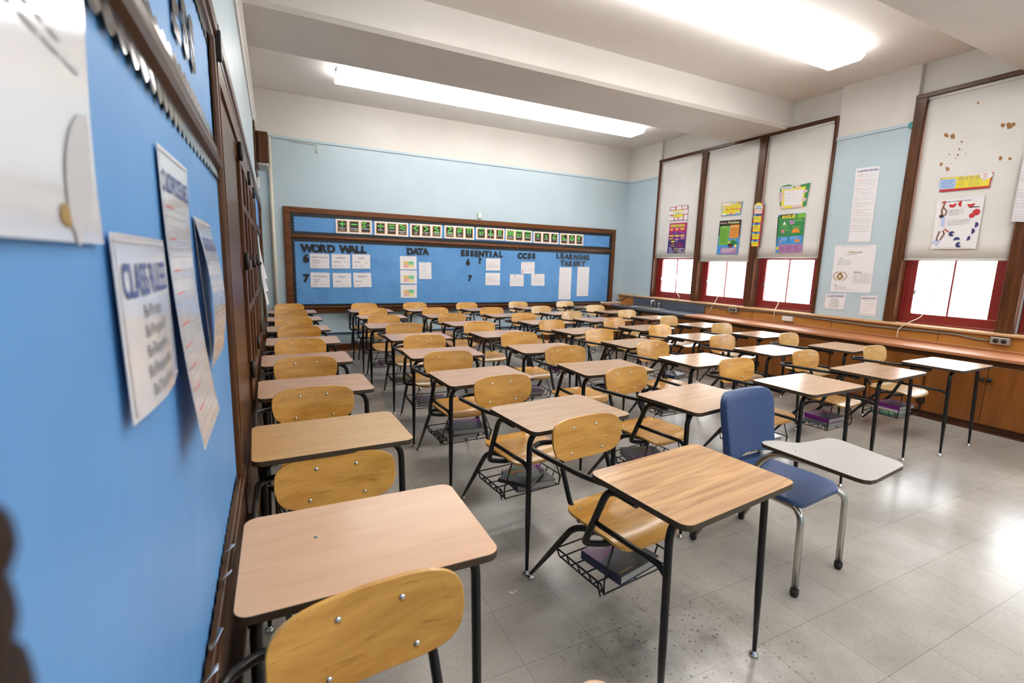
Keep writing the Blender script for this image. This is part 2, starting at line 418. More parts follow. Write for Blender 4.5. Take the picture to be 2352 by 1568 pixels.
# ------------------------------------------------------------------ room shell
XL, XR, YB, YF, ZC = -.165, 6.66, 8.15, -3.4, 3.85
RAIL = 3.235
struct('floor', B(XL-.2, XR+.3, YF-.1, YB+.1, -.12, 0), 'vinyl_tile')
bm = bmesh.new(); box(bm, XL-.2, XR+.3, YF-.1, YB+.1, ZC, ZC+.15); struct('ceiling', bm, 'ceiling_cream')
def beam(n, y0, y1):
    pr = [(y0+.035, 3.49), (y1-.035, 3.49), (y1, 3.525), (y1, ZC+.01), (y0, ZC+.01), (y0, 3.525)]
    bm = bmesh.new(); prism(bm, pr, XL-.05, XR+.14, f=lambda a, b, h: (h, a, b)); struct('trim_%d' % n, bm, 'wall_cream', label='plastered ceiling beam')
beam(1, 4.72, 5.68); beam(2, 1.39, 2.36); beam(3, -1.95, -.98)
bm = bmesh.new(); box(bm, XL-.2, XR+.2, YB, YB+.12, 0, RAIL); box(bm, XL-.2, XR+.2, YB, YB+.12, RAIL, ZC, 1); struct('wall_back', bm, ['wall_blue', 'wall_cream'])
bm = bmesh.new(); box(bm, XL-.14, XL, YF, YB, 0, RAIL); box(bm, XL-.14, XL, YF, YB, RAIL, ZC, 1); struct('wall_left', bm, ['wall_blue', 'wall_cream'])
bm = bmesh.new(); box(bm, XL-.2, XR+.3, YF-.12, YF, 0, RAIL); box(bm, XL-.2, XR+.3, YF-.12, YF, RAIL, ZC, 1); struct('wall_front', bm, ['wall_blue', 'wall_cream'])
# picture rails, base boards
bm = bmesh.new(); box(bm, XL, XR, YB-.018, YB, RAIL-.035, RAIL+.004); struct('trim_4', bm, 'wall_blue', bev=.005)
bm = bmesh.new(); prism(bm, [(XL, 3.16), (XL+.012, 3.16), (XL+.022, 3.20), (XL+.045, 3.23), (XL+.045, 3.245), (XL, 3.245)], YF, YB, f=lambda a, b, h: (a, h, b)); struct('trim_5', bm, 'wall_cream')
bm = bmesh.new(); box(bm, XL, XR, YB-.02, YB, 0, .115); box(bm, XL, XR, YB-.038, YB-.02, 0, .016, 1); struct('baseboard_back', bm, ['dark_wood_x', 'counter_wood'], bev=.003)
bm = bmesh.new(); box(bm, XL, 6.05, YB-.022, YB, .305, .335); box(bm, XL, 6.05, YB-.010, YB, .275, .305, 1); struct('trim_6', bm, ['wall_blue', 'blue_plastic_and_shadow'], label='low wiremould along the back wall with a painted shadow strip')  # dark blue strip under the wiremould stands in for its shadow
# right wall : lower wall, head, pilasters, far corner strip
WIN = [(6.25, 7.24), (5.15, 6.13), (4.07, 5.03), (2.17, 3.09), (1.05, 2.03), (-.07, .92)]      # window openings in y
ZS, ZH = .93, 3.455
bm = bmesh.new()
box(bm, XR, XR+.22, YF, YB, 0, ZS-.03)
box(bm, XR+.06, XR+.22, -1.0, 7.33, ZH, ZC, 1)
for y0, y1 in ((7.26, YB), (3.19, 4.04), (-.95, -.10), (YF, -1.0)):
    box(bm, XR, XR+.22, y0, y1, ZS-.03, 3.22); box(bm, XR, XR+.22, y0, y1, 3.22, ZC, 1)
for y0, y1 in ((6.13, 6.25), (5.03, 5.15), (2.03, 2.17), (.92, 1.05)):
    box(bm, XR+.10, XR+.22, y0, y1, ZS-.03, ZH)
struct('wall_right', bm, ['wall_blue', 'wall_cream'])
bm = bmesh.new()
for y0, y1 in ((7.26, YB), (3.19, 4.04), (-.95, -.10)): box(bm, XR-.014, XR, y0, y1, 3.185, 3.225)
struct('trim_7', bm, 'wall_blue', bev=.004)
# sill shelf and its wood back panel
bm = bmesh.new(); box(bm, 6.545, XR+.12, -1.0, YB, .902, .93); struct('trim_8', bm, 'sill_wood', bev=.006, label='long wooden window sill')
bm = bmesh.new(); box(bm, 6.58, XR, -1.0, YB, .745, .902); struct('trim_9', bm, 'panel_wood')
bm = bmesh.new()
for y in (7.0, 4.93, 3.75, 2.6, 1.4): box(bm, 6.577, 6.58, y, y+.004, .747, .90)
struct('trim_10', bm, 'dark_wood')

# window casings and mullions (wood), sashes, glass, daylight portals
def casing(n, y0, y1, x0=XR-.025, x1=XR+.09, ztop=ZH+.03):
    bm = bmesh.new(); box(bm, x0, x1, y0, y1, ZS, ztop)
    struct('trim_%d' % n, bm, 'dark_wood_z', bev=.006)
k = 11
for y0, y1 in ((7.235, 7.28), (6.135, 6.25), (5.035, 5.15), (4.035, 4.075), (3.085, 3.195), (2.035, 2.17), (.92, 1.05), (-.11, -.065)): casing(k, y0, y1); k += 1
for y0, y1 in ((4.04, 7.28), (-.11, 3.195)):
    bm = bmesh.new(); box(bm, XR-.03, XR+.10, y0, y1, ZH, ZH+.05); struct('trim_%d' % k, bm, 'dark_wood', bev=.006); k += 1
for i, (y0, y1) in enumerate(WIN):
    fr = bmesh.new(); X0, X1 = 6.755, 6.80; a, b = y0+.012, y1-.012
    s = .085
    box(fr, X0, X1, a, b, ZS, 1.045); box(fr, X0, X1, a, a+s+.02, 1.045, 1.66); box(fr, X0, X1, b-s-.02, b, 1.045, 1.66); box(fr, X0, X1+.03, a, b, 1.66, 1.74)
    box(fr, X0+.004, X0+.03, (a+b)/2-.009, (a+b)/2+.009, 1.045, 1.66)
    box(fr, X1, X1+.04, a, a+s, 1.74, ZH); box(fr, X1, X1+.04, b-s, b, 1.74, ZH); box(fr, X1, X1+.04, a, b, ZH-.07, ZH)
    box(fr, 6.74, X0, a-.01, a+.022, ZS, ZH, 0); box(fr, 6.74, X0, b-.022, b+.01, ZS, ZH, 0)
    box(fr, 6.735, X0, a, b, ZS, ZS+.022)
    f = struct('window_%d' % (i+1), fr, 'red_paint', bev=.005)
    struct('pane', B(6.776, 6.781, a+s, b-s, 1.04, 1.665), 'window_glass', f); struct('pane', B(6.815, 6.82, a+s, b-s, 1.74, ZH-.06), 'window_glass', f)
    bm = bmesh.new(); box(bm, 6.735, 6.757, b-s-.045, b-s-.025, 1.27, 1.315); box(bm, 6.728, 6.735, b-s-.055, b-s-.03, 1.30, 1.312)
    struct('sash_lock', bm, 'chrome', f)
    L = bpy.data.lights.new('window_portal_%d' % (i+1), 'AREA'); L.shape = 'RECTANGLE'; L.size = b-a; L.size_y = .8; L.energy = 1
    try: L.cycles.is_portal = True
    except Exception: pass
    lo = bpy.data.objects.new(L.name, L); COL.objects.link(lo); lo.location = (6.90, (a+b)/2, 1.35); lo.rotation_euler = (PI/2, 0, PI/2)

# roller shades
def shade(i, y0, y1, zb, label, zt=3.435):
    t = thing('roller_shade', label, 'roller shade', (6.672, (y0+y1)/2, 0), 0, None)
    cx = 6.672; cy = (y0+y1)/2; hw = (y1-y0)/2
    bm = bmesh.new(); N = 14; M_ = 10; rnd = random.Random(i)
    g = []
    for j in range(M_+1):
        row = []
        for k in range(N+1):
            u, v = k/N, j/M_
            yy = -hw + 2*hw*u; edge = abs(2*u-1)**6
            pinch = .010*math.sin(PI*v)*(1 if u > .5 else -1)*edge
            row.append(bm.verts.new((-.002 - .012*edge*v*(.4+.6*math.sin(3*v+i)) , yy+pinch*-1, zt + (zb-zt)*v)))
        g.append(row)
    for j in range(M_):
        for k in range(N): bm.faces.new((g[j][k], g[j][k+1], g[j+1][k+1], g[j+1][k])).smooth = True
    c = obj('shade_cloth', bm, 'shade_cloth', t)
    m = c.modifiers.new('thickness', 'SOLIDIFY'); m.thickness = .0015
    bm = bmesh.new(); tube(bm, [(0, -hw-.005, zt+.01), (0, hw+.005, zt+.01)], .022, 12); obj('roller', bm, 'shade_roller', t)
    bm = bmesh.new(); tube(bm, [(-.004, -hw+.004, zb+.012), (-.004, hw-.004, zb+.012)], .008, 8); obj('hem_bar', bm, 'shade_cloth', t)
    for sgn in (-1, 1):
        bm = bmesh.new(); box(bm, -.035, .03, sgn*(hw+.001)-.003, sgn*(hw+.001)+.003, zt-.03, zt+.035); obj('bracket', bm, 'dark_metal', t)
    return t
shade(0, 6.256, 7.230, 1.68, 'off-white roller shade at the farthest window, near the sink')
shade(1, 5.156, 6.130, 1.62, 'off-white roller shade at the middle window of three, with yellow equation chart')
shade(2, 4.08, 5.030, 1.68, 'off-white roller shade with the green angles poster taped on')
shade(3, 2.176, 3.082, 1.66, 'brown-stained white roller shade at the nearest visible window')
shade(4, 1.056, 2.03, 1.66, 'white roller shade beside the stained one, towards the front of the room')
shade(5, -.06, .914, 1.66, 'white roller shade at the window nearest the front of the room')

# back board ------------------------------------------------------------------
def scallop(bm, p, q, outward, wd, per=.05, amp=.011, n=None, lift=None, jag=0, seed=0):
    """border strip from p to q: straight edge at `outward`*wd, waves on the other side"""
    p, q, o = Vector(p), Vector(q), Vector(outward); L = (q-p).length; n = max(4, int(L/per*8)); rnd = random.Random(seed); prev = None
    lf = Vector(lift or (0, 0, 0))
    for i in range(n+1):
        t = i/n; a = p.lerp(q, t); d = amp*abs(math.sin(PI*t*L/per))
        if jag: d += jag*(.5+.5*math.sin(t*L*3.1+seed))
        e = [bm.verts.new(a + o*wd + lf), bm.verts.new(a - o*(d-amp*.5) + lf*(1+ (6*jag/.02 if jag else 0)*(.5+.5*math.sin(t*L*7+seed))))]
        if prev: bm.faces.new((prev[0], e[0], e[1], prev[1]))
        prev = e
bb = thing('bulletin_board', 'long blue wood-framed bulletin board covering most of the back wall', 'bulletin board', (3.26, YB, 0))
iv = Matrix.Translation((-3.26, -YB, 0))
def bobj(name, bm, mats, bev=0, parent=None, recalc=True):
    bm.transform(iv); return obj(name, bm, mats, parent or bb, bev, recalc=recalc)
bm = bmesh.new()
for a in ((.155, 6.37, 2.16, 2.245), (.155, .246, .735, 2.16), (6.29, 6.37, .735, 2.16)): box(bm, a[0], a[1], YB-.04, YB, a[2], a[3])
bobj('frame', bm, 'dark_wood_x', .008)
bm = bmesh.new(); prism(bm, [(YB-.03, 1.782), (YB-.048, 1.792), (YB-.052, 1.81), (YB-.045, 1.828), (YB-.03, 1.836)], .246, 6.29, f=lambda a, b, h: (h, a, b)); bobj('middle_rail', bm, 'dark_wood_x')
bm = bmesh.new(); box(bm, .155, 6.04, YB-.085, YB, .715, .735); box(bm, .155, 6.04, YB-.05, YB, .632, .715); box(bm, .155, 6.04, YB-.085, YB-.075, .735, .742); bobj('chalk_tray', bm, 'dark_wood_x', .004)
for nm, x0, x1, z0, z1, zz in (('upper_panel', .296, 6.22, 1.885, 2.107, (1.836, 2.16)), ('lower_panel', .292, 6.24, .772, 1.735, (.735, 1.782))):
    p = bobj(nm, B(.246, 6.29, YB-.024, YB-.004, zz[0], zz[1]), 'blue_paper')
    bm = bmesh.new(); y = YB-.0265
    scallop(bm, (x0, y, z1), (x1, y, z1), (0, 0, 1), zz[1]-z1); scallop(bm, (x0, y, z0), (x1, y, z0), (0, 0, -1), z0-zz[0])
    scallop(bm, (x0, y-.001, zz[0]), (x0, y-.001, zz[1]), (-1, 0, 0), x0-.246); scallop(bm, (x1, y-.001, zz[0]), (x1, y-.001, zz[1]), (1, 0, 0), 6.29-x1)
    bobj('scalloped_border', bm, 'black_card', parent=p, recalc=False)
XB = YB-.0245

c5 = lambda a, b: (690+a*.1318, 550+b*.1318)
c6 = lambda a, b: (1020+a*.16156, 550+b*.16156)
NB = (0, -1, 0)
def letter(ch, px, hz, label, mat='letter_black', ax='y', val=None, g='black cut-out letters on the back board'):
    p = at('y', XB, *px); vs, fs, wd = glyphs(ch, .062, .003)
    bm = bmesh.new(); V = [bm.verts.new(((a-wd/2)*hz, -c*hz-.006, (b-.5)*hz)) for a, b, c in vs]
    for f in fs:
        try: bm.faces.new([V[i] for i in f])
        except ValueError: pass
    o = obj('cutout_letter' if ch.isalpha() else 'cutout_question_mark' if ch == '?' else 'cutout_number', bm, mat); o.location = (p.x, XB-.003, p.z)
    o.rotation_euler.y = random.uniform(-.04, .04)
    tag(o, label, 'letter' if ch.isalpha() else 'punctuation' if ch == '?' else 'number', g); return o
ORD = ['first', 'second', 'third', 'fourth', 'fifth', 'sixth', 'seventh', 'eighth', 'ninth', 'tenth']
def word(txt, pts, cv, hz, where):
    for i, (ch, p) in enumerate(zip(txt, pts)):
        letter(ch, cv(*p), hz, 'black cut-out letter %s, %s letter of the heading %s' % (ch, ORD[i], where))
word('WORD', [(115, 143), (275, 150), (405, 151), (540, 155)], c5, .115, 'word WORD')
word('WALL', [(780, 162), (905, 168), (1010, 169), (1105, 170)], c5, .112, 'word WALL')
word('DATA', [(1910, 200), (2010, 202), (2090, 203), (2180, 205)], c5, .105, 'DATA')
word('ESSENTIAL', [(265, 187), (330, 190), (395, 193), (458, 197), (530, 199), (605, 201), (662, 203), (730, 205), (808, 207)], c6, .100, 'ESSENTIAL')
word('CCSS', [(1075, 227), (1145, 228), (1212, 230), (1272, 232)], c6, .100, 'CCSS')
word('LEARNING', [(1618, 227), (1677, 232), (1742, 238), (1805, 241), (1870, 245), (1922, 248), (1973, 251), (2035, 256)], c6, .098, 'LEARNING')
word('TARGET', [(1680, 332), (1737, 335), (1800, 337), (1862, 338), (1918, 340), (1978, 343)], c6, .094, 'TARGET')
letter('6', c5(98, 322), .118, 'black cut-out number 6 below the word WORD')
letter('7', c5(107, 665), .110, 'black cut-out number 7 left of the lower word cards')
letter('6', c6(338, 318), .105, 'black cut-out number 6 below the word ESSENTIAL')
letter('?', c6(508, 297), .105, 'black cut-out question mark below the word ESSENTIAL')
letter('7', c6(368, 545), .100, 'black cut-out number 7 below the middle of the board')

def sheet_y(px4, y, **k): return Sheet([at('y', y, *p) for p in px4], NB, **k)
def wsheet(pts, cv, **k):
    k.setdefault('off', lambda u, v: .002*v*v); k.setdefault('nv', 4); k.setdefault('lift', .003)
    return sheet_y([cv(*p) for p in pts], XB, **k)
G1 = 'vocabulary sheets below the word wall heading'
def vocab(pts, lines, label, extra=None):
    s = wsheet(pts, c5); s.layer()
    for t, u, v, h, f in lines: s.text(t, u, v, h, 'ink_grey', 'c', .012, f)
    if extra: extra(s)
    for q in range(3): s.rect(.06+q*.3, -.03, .22+q*.3, .015, 'pale_blue')
    s.done('vocabulary_sheet', label, 'paper', G1)
def eqs(col):
    def f(s):
        s.text('3x + 5', .78, .55, .085, col, 'c', 0, .3); s.text('2x - 4', .52, .84, .07, col, 'c', 0, .22)
    return f
def tabs(s):
    s.text('y = 3', .78, .52, .06, 'ink_light', 'c'); s.rect(.70, .58, .85, .635, 'sand'); s.rect(.47, .87, .62, .92, 'sand'); s.lines(.42, .58, .76, .84, 1, 'ink_light')
vocab([(165, 240), (498, 252), (507, 503), (170, 500)], [('algebraic expression', .5, .28, .10, .85), ('algebraic', .29, .50, .09, .4), ('expression', .29, .65, .09, .42), ('algebraic', .23, .80, .06, .28), ('expression', .23, .92, .06, .3)], 'white sheet headed algebraic expression, beside the number 6', eqs('ink_grey'))
vocab([(540, 250), (863, 262), (870, 505), (545, 502)], [('coefficient', .5, .30, .11, .55), ('coefficient', .28, .58, .09, .42), ('coefficient', .20, .86, .06, .3)], 'white sheet headed coefficient, in the middle of the upper row', eqs('ink_red'))
vocab([(900, 255), (1213, 263), (1217, 507), (905, 507)], [('variable', .5, .30, .11, .42), ('variable', .28, .57, .09, .34), ('variable', .19, .85, .06, .24)], 'white sheet headed variable with two orange tabs, below the word WALL', tabs)
vocab([(175, 572), (508, 580), (512, 832), (182, 830)], [('absolute value', .5, .30, .12, .72), ('absolute', .29, .52, .09, .36), ('value', .29, .66, .09, .22), ('absolute', .21, .81, .06, .26), ('value', .21, .92, .06, .16)], 'white sheet headed absolute value, beside the lower number 7', lambda s: s.lines(.45, .95, .80, .88, 1, 'ink_light', 3))
vocab([(557, 583), (880, 585), (890, 832), (572, 832)], [('integers', .5, .29, .12, .42), ('integers', .27, .60, .09, .34), ('integers', .18, .88, .06, .24)], 'white sheet headed integers, in the middle of the lower row', lambda s: s.lines(.4, .95, .82, .90, 1, 'ink_light', 4))
vocab([(917, 580), (1228, 580), (1240, 825), (932, 832)], [('opposites', .5, .29, .12, .5), ('opposites', .27, .60, .09, .38), ('opposites', .18, .88, .06, .26)], 'creased white sheet headed opposites, at the right of the lower row', lambda s: s.line([(.5, .03), (.6, .45), (.75, .5)], .006, 'ink_light'))
for pts, lab in (([(1732, 288), (2022, 292), (2025, 522), (1737, 520)], 'top of three sheets with a four-coloured grid below the word DATA'), ([(1738, 533), (2030, 540), (2030, 770), (1740, 765)], 'middle of three sheets with a four-coloured grid below the word DATA'), ([(1745, 787), (2027, 787), (2028, 1012), (1748, 1013)], 'lowest of three sheets with a four-coloured grid below the word DATA')):
    s = wsheet(pts, c5); s.layer()
    s.rect(.20, .38, .51, .63, 'sand'); s.rect(.51, .38, .82, .63, 'mint'); s.rect(.20, .63, .51, .87, 'salmon'); s.rect(.51, .63, .82, .87, 'lemon')
    s.lines(.3, .75, .05, .09, 1, 'ink_light', 2); s.lines(.28, .85, .17, .21, 1, 'ink_light', 5)
    s.done('data_sheet', lab, 'paper', 'coloured grid sheets on the back board')
def typed(pts, cv, label, fn, group=None, name='typed_sheet'):
    s = wsheet(pts, cv); s.layer(); fn(s); return s.done(name, label, 'paper', group)
def f1(s):
    for q in range(3): s.lines(.15, .62, .07+q*.17, .11+q*.17, 1, 'ink_grey', q)
    s.lines(.32, .5, .50, .54, 1, 'ink_grey'); s.lines(.1, .9, .6, .92, 6, 'ink_light', 3, .008)
typed([(2063, 395), (2280, 397), (2283, 688), (2065, 688)], c5, 'portrait white typed sheet right of the coloured grid sheets', f1)
def f2(s): s.lines(.12, .9, .30, .36, 1, 'ink_light', 1); s.lines(.08, .55, .44, .5, 1, 'ink_grey', 2); s.lines(.08, .92, .54, .8, 3, 'ink_light', 3, .03)
typed([(595, 268), (798, 270), (796, 443), (593, 440)], c6, 'upper white typed sheet right of the question mark', f2)
typed([(590, 473), (795, 475), (790, 650), (587, 648)], c6, 'lower white typed sheet right of the number 7', f2)
def f3(s):
    s.rect(.05, .06, .95, .09, 'ink_light')
    for u, v, m, t in ((.12, .22, 'salmon', 'Why'), (.42, .24, 'salmon', 'How'), (.72, .2, 'lemon', 'What'), (.2, .40, 'salmon', 'Try'), (.6, .42, 'salmon', 'Use')): s.text(t, u, v, .08, m, 'c', .01)
    for u, m in ((.12, 'mint'), (.35, 'pale_blue'), (.55, 'pale_blue'), (.75, 'mint'), (.9, 'salmon')): s.disc(u, .62, .04, m); s.lines(u-.06, u+.06, .72, .84, 3, 'ink_light', 4)
    s.disc(.12, .85, .05, 'ink_red')
typed([(1095, 317), (1287, 317), (1283, 487), (1093, 483)], c6, 'sheet with small coloured drawings below the word CCSS', f3)
def f4(s): s.disc(.33, .13, .04, 'ink_red'); s.lines(.38, .66, .12, .16, 1, 'salmon', 2); s.lines(.07, .95, .32, .95, 6, 'ink_light', 6, .02)
typed([(935, 495), (1132, 495), (1128, 663), (933, 663)], c6, 'white typed sheet with red logo, lower left below CCSS', f4)
typed([(1238, 490), (1425, 488), (1427, 655), (1238, 655)], c6, 'white typed sheet with red logo and curled corner, lower right below CCSS', f4)
def f5(s):
    for q in range(13): s.lines(.08, .94, .03+q*.074, .06+q*.074, 1, 'ink_light', q, .006)
typed([(1643, 393), (1815, 395), (1793, 853), (1620, 850)], c6, 'longer and left one of two tall typed sheets under TARGET', f5)
typed([(1898, 387), (2065, 390), (2045, 803), (1880, 803)], c6, 'shorter and right one of two tall typed sheets under TARGET', f5)

# strips of maths symbols along the top of the back board
s7 = lambda a, b: (760+a*.14031, 490+b*.14031)
s8 = lambda a, b: (1060+a*.14456, 505+b*.14456)
def sym(s, k, u, v, w):
    """one lime symbol centred at u, v; w = card width (fraction of strip)"""
    t = w*.13; a = w*.32; K = s.w/s.h; L = 'lime'
    ln = lambda *p: s.line([(u+x*a, v+y*a*K) for x, y in p], t, L)
    if k == '+': ln((-1, 0), (1, 0)); ln((0, -1), (0, 1))
    elif k == '-': ln((-1, 0), (1, 0))
    elif k == 'x':
        s.line([(u-a*1.2, v-a*K), (u+a*.1, v+a*K)], t, L); s.line([(u+a*.1, v-a*K), (u-a*1.2, v+a*K)], t, L); s.text('or', u+a*.62, v+a*.2*K, .09, 'white', 'c'); s.disc(u+a*1.25, v, t*.55, L)
    elif k == 'div': ln((-1.1, 0), (1.1, 0)); s.disc(u, v-a*.75*K, t*.65, L); s.disc(u, v+a*.75*K, t*.65, L)
    elif k == '=': ln((-1, -.42), (1, -.42)); ln((-1, .42), (1, .42))
    elif k == 'approx':
        for o in (-.45, .45): ln(*[(-1+q*.25, o+.28*math.sin(-q*PI/4)) for q in range(9)])
    elif k in '<>': d = 1 if k == '<' else -1; ln((.8*d, -.9), (-.8*d, 0), (.8*d, .9))
    elif k in ('le', 'ge'): d = 1 if k == 'le' else -1; ln((.8*d, -1.1), (-.8*d, -.35), (.8*d, .4)); ln((-.9, .95), (.9, .95))
    elif k == 'ne': ln((-1, -.4), (1, -.4)); ln((-1, .4), (1, .4)); ln((.6, -1.1), (-.6, 1.1))
    elif k == 'pi': ln((-1.1, -.85), (1.1, -.85)); ln((-.45, -.8), (-.5, 1)); ln((.45, -.8), (.5, 1))
    elif k in ('ray', 'line', 'seg'):
        s.text('XY', u, v+a*1.1*K, .26, L, 'c', .03, a*2.4); ln((-1.1, -1), (1.1, -1))
        if k != 'seg': ln((.7, -1.35), (1.15, -1), (.7, -.65))
        if k == 'line': ln((-.7, -1.35), (-1.15, -1), (-.7, -.65))
    elif k == 'perp': ln((0, -1), (0, .8)); ln((-1.1, .8), (1.1, .8))
    elif k == 'par': ln((-.4, -1), (-.4, 1)); ln((.4, -1), (.4, 1))
    elif k == 'abs': ln((-1.1, -1), (-1.1, 1)); ln((1.1, -1), (1.1, 1)); ln((-.55, -.8), (.55, .8)); ln((.55, -.8), (-.55, .8))
    elif k == 'deg': ln(*[(.5*math.cos(q*PI/6), .5*math.sin(q*PI/6)) for q in range(13)])
    elif k == '%': s.text('%', u, v+a*K, .30, L, 'c', .02)
    elif k == 'ang': ln((.7, -.9), (-.8, .7), (1, .7))
    elif k == 'rang': ln((-.7, -1), (-.7, .9), (1, .9)); ln((-.7, .3), (-.1, .3), (-.1, .9))
    elif k == 'tri': ln((0, -.9), (-.9, .8), (.9, .8), (0, -.9))
    elif k == 'root': ln((-1.1, 0), (-.7, -.2), (-.3, .9), (.2, -.8), (1.2, -.8))
strips = [
 (s7, [(75, 88), (665, 118), (668, 345), (80, 320)], [('+', 'addition or', 'positive'), ('-', 'subtraction', 'or negative'), ('x', 'multiplication', '')], 'leftmost of the symbol strips, with plus, minus and times'),
 (s7, [(710, 125), (1262, 160), (1262, 385), (712, 352)], [('div', 'division', ''), ('=', 'is equal to', ''), ('approx', 'is approximately', 'equal to')], 'symbol strip with the division and equals signs'),
 (s7, [(1293, 163), (1815, 192), (1812, 405), (1293, 383)], [('<', 'is less', 'than'), ('>', 'is greater', 'than'), ('le', 'is less than', 'or equal to')], 'symbol strip with less-than and greater-than signs'),
 (s7, [(1855, 195), (2340, 222), (2340, 432), (1855, 405)], [('ge', 'is greater than', 'or equal to'), ('ne', 'is not', 'equal to'), ('pi', 'pi', '')], 'symbol strip ending with the letter pi'),
 (s8, [(228, 115), (680, 142), (678, 328), (228, 305)], [('ray', 'ray XY', ''), ('perp', 'is perpendicular', 'to'), ('par', 'is parallel to', '')], 'symbol strip with perpendicular and parallel signs'),
 (s8, [(698, 142), (1118, 175), (1115, 358), (695, 333)], [('abs', 'absolute', 'value of x'), ('line', 'line XY', ''), ('seg', 'segment XY', '')], 'symbol strip with absolute value and line segments'),
 (s8, [(1138, 182), (1537, 205), (1532, 385), (1138, 362)], [('deg', 'degree', ''), ('%', 'percent', ''), ('ang', 'angle', '')], 'symbol strip with degree, percent and angle'),
 (s8, [(1562, 210), (1932, 232), (1928, 408), (1558, 388)], [('rang', 'right angle', ''), ('tri', 'triangle', ''), ('root', 'square root', '')], 'rightmost symbol strip, with triangle and square root')]
for cv, pts, cards, lab in strips:
    s = sheet_y([cv(*p) for p in pts], XB, base='white', lift=.012, thick=.002)
    for q, (k, l1, l2) in enumerate(cards):
        u0 = .045+q*.325; u1 = u0+.265; s.z = .0004
        s.rect(u0, .10, u1, .90, 'card_orange'); s.layer(); s.rect(u0+.022, .145, u1-.022, .845, 'slate'); s.layer()
        sym(s, k, (u0+u1)/2, .34, .26)
        s.text(l1, (u0+u1)/2, .66, .085, 'white', 'c', .02, .205)
        if l2: s.text(l2, (u0+u1)/2, .78, .085, 'white', 'c', .02, .205)
    s.done('symbol_strip', 'white '+lab, 'poster', 'strips of maths symbol cards')
# thermostat box above the frame, picture-rail hook, corner pipe
bm = bmesh.new(); box(bm, 3.30, 3.36, YB-.035, YB, 2.275, 2.365); tag(obj('wall_box', bm, 'plastic_white', None, .004), 'small white box on the back wall just above the board frame', 'wall box')
bm = bmesh.new(); tube(bm, bend([(.33, YB-.03, 3.19), (.66, YB-.03, 3.185), (.665, YB-.03, 3.10)], .02), .006, 6); lathe(bm, [(0, -.02), (.014, -.012), (.014, .012), (0, .02)], (.665, YB-.03, 3.085)); tag(obj('wire_sensor', bm, 'pipe_cream'), 'thin painted wire with a small knob hanging below the back wall rail', 'wire')
bm = bmesh.new(); tube(bm, [(.012, YB-.03, 0.0), (.012, YB-.03, 3.20)], .026, 12); tag(obj('wall_pipe', bm, 'pipe_cream'), 'cream vertical pipe in the left back corner', 'pipe')

# ------------------------------------------------------------------ posters on shades and pilaster
p1 = lambda a, b: (1520+a*.10204, 440+b*.10204)
p2 = lambda a, b: (1710+a*.12757, 400+b*.12757)
p3 = lambda a, b: (1870+a*.23585, 370+b*.23585)
p4 = lambda a, b: (2050+a*.24238, 220+b*.24238)
NR = (-1, 0, 0)
def xsheet(pts, cv, X=6.664, **k):
    k.setdefault('lift', .006); return Sheet([at('x', X, *cv(*p)) for p in pts], NR, **k)
# white and magenta box chart, farthest shade
s = xsheet([(195, 335), (603, 285), (582, 632), (183, 660)], p1, base='magenta', outline=[(0, .06), (.30, .06), (.36, 0), (.66, 0), (.72, .05), (1, .05), (1, 1), (0, 1)][::-1])
s.layer(); s.rect(.20, .30, .74, .78, 'yellow')
for a in ((.04, .10, .30, .27), (.37, .03, .64, .27), (.68, .08, .96, .27), (0, .32, .19, .60), (.76, .32, 1, .60), (0, .68, .24, .98), (.28, .80, .47, .98), (.52, .78, .74, .98), (.79, .66, 1, .98)): s.rect(*a, 'white')
s.layer(); s.rect(.22, .38, .72, .56, 'paper'); s.layer(); s.text('Algebra', .47, .53, .11, 'ink_grey', 'c', .02, .44); s.lines(.25, .7, .61, .68, 1, 'ink_grey', 3)
for a in ((.08, .14, .27), (.42, .10, .6), (.72, .12, .92), (.03, .40, .17), (.8, .40, .97), (.04, .76, .2), (.3, .86, .45), (.55, .84, .72), (.82, .75, .97)): s.lines(a[0], a[2], a[1], a[1]+.12, 3, 'ink_light', int(a[0]*90), .012)
s.done('wall_chart', 'white chart of boxes with magenta edges on the farthest shade', 'poster')
# purple lines-and-angles poster
s = xsheet([(190, 715), (575, 692), (515, 1382), (123, 1382)], p1, base='violet_ink')
s.layer(); s.rect(0, 0, 1, .30, 'magenta'); s.rect(0, .30, 1, .55, 'plum'); s.layer()
s.rect(.08, .05, .88, .14, 'yellow')
for u0, v0, u1 in ((.06, .19, .22), (.36, .18, .54), (.66, .18, .88), (.04, .40, .29), (.36, .40, .64), (.70, .40, .92), (.18, .59, .40)): s.rect(u0, v0, u1, v0+.045, 'yellow')
s.layer(); s.text('ANGLES AND LINES', .48, .125, .055, 'violet_ink', 'c', .02, .72)
s.line([(.5, .24), (.34, .35), (.55, .35)], .02, 'sky_ink'); s.line([(.72, .22), (.74, .33), (.92, .35)], .02, 'lilac'); s.line([(.06, .36), (.22, .36)], .02, 'red_ink')
s.line([(.05, .56), (.28, .48)], .02, 'yellow'); s.line([(.06, .50), (.28, .54)], .02, 'yellow'); s.line([(.5, .46), (.5, .65)], .02, 'white'); s.line([(.38, .55), (.62, .55)], .02, 'white')
s.line([(.7, .48), (.92, .48)], .02, 'pale_pink'); s.line([(.7, .53), (.92, .53)], .02, 'pale_pink')
s.line([(.30, .67), (.20, .77), (.40, .77), (.30, .67)], .025, 'orange'); s.line([(.68, .65), (.55, .77), (.88, .77), (.68, .65)], .03, 'red_ink')
s.line([(.13, .80), (.12, .96), (.34, .96), (.13, .80)], .035, 'pale_blue')
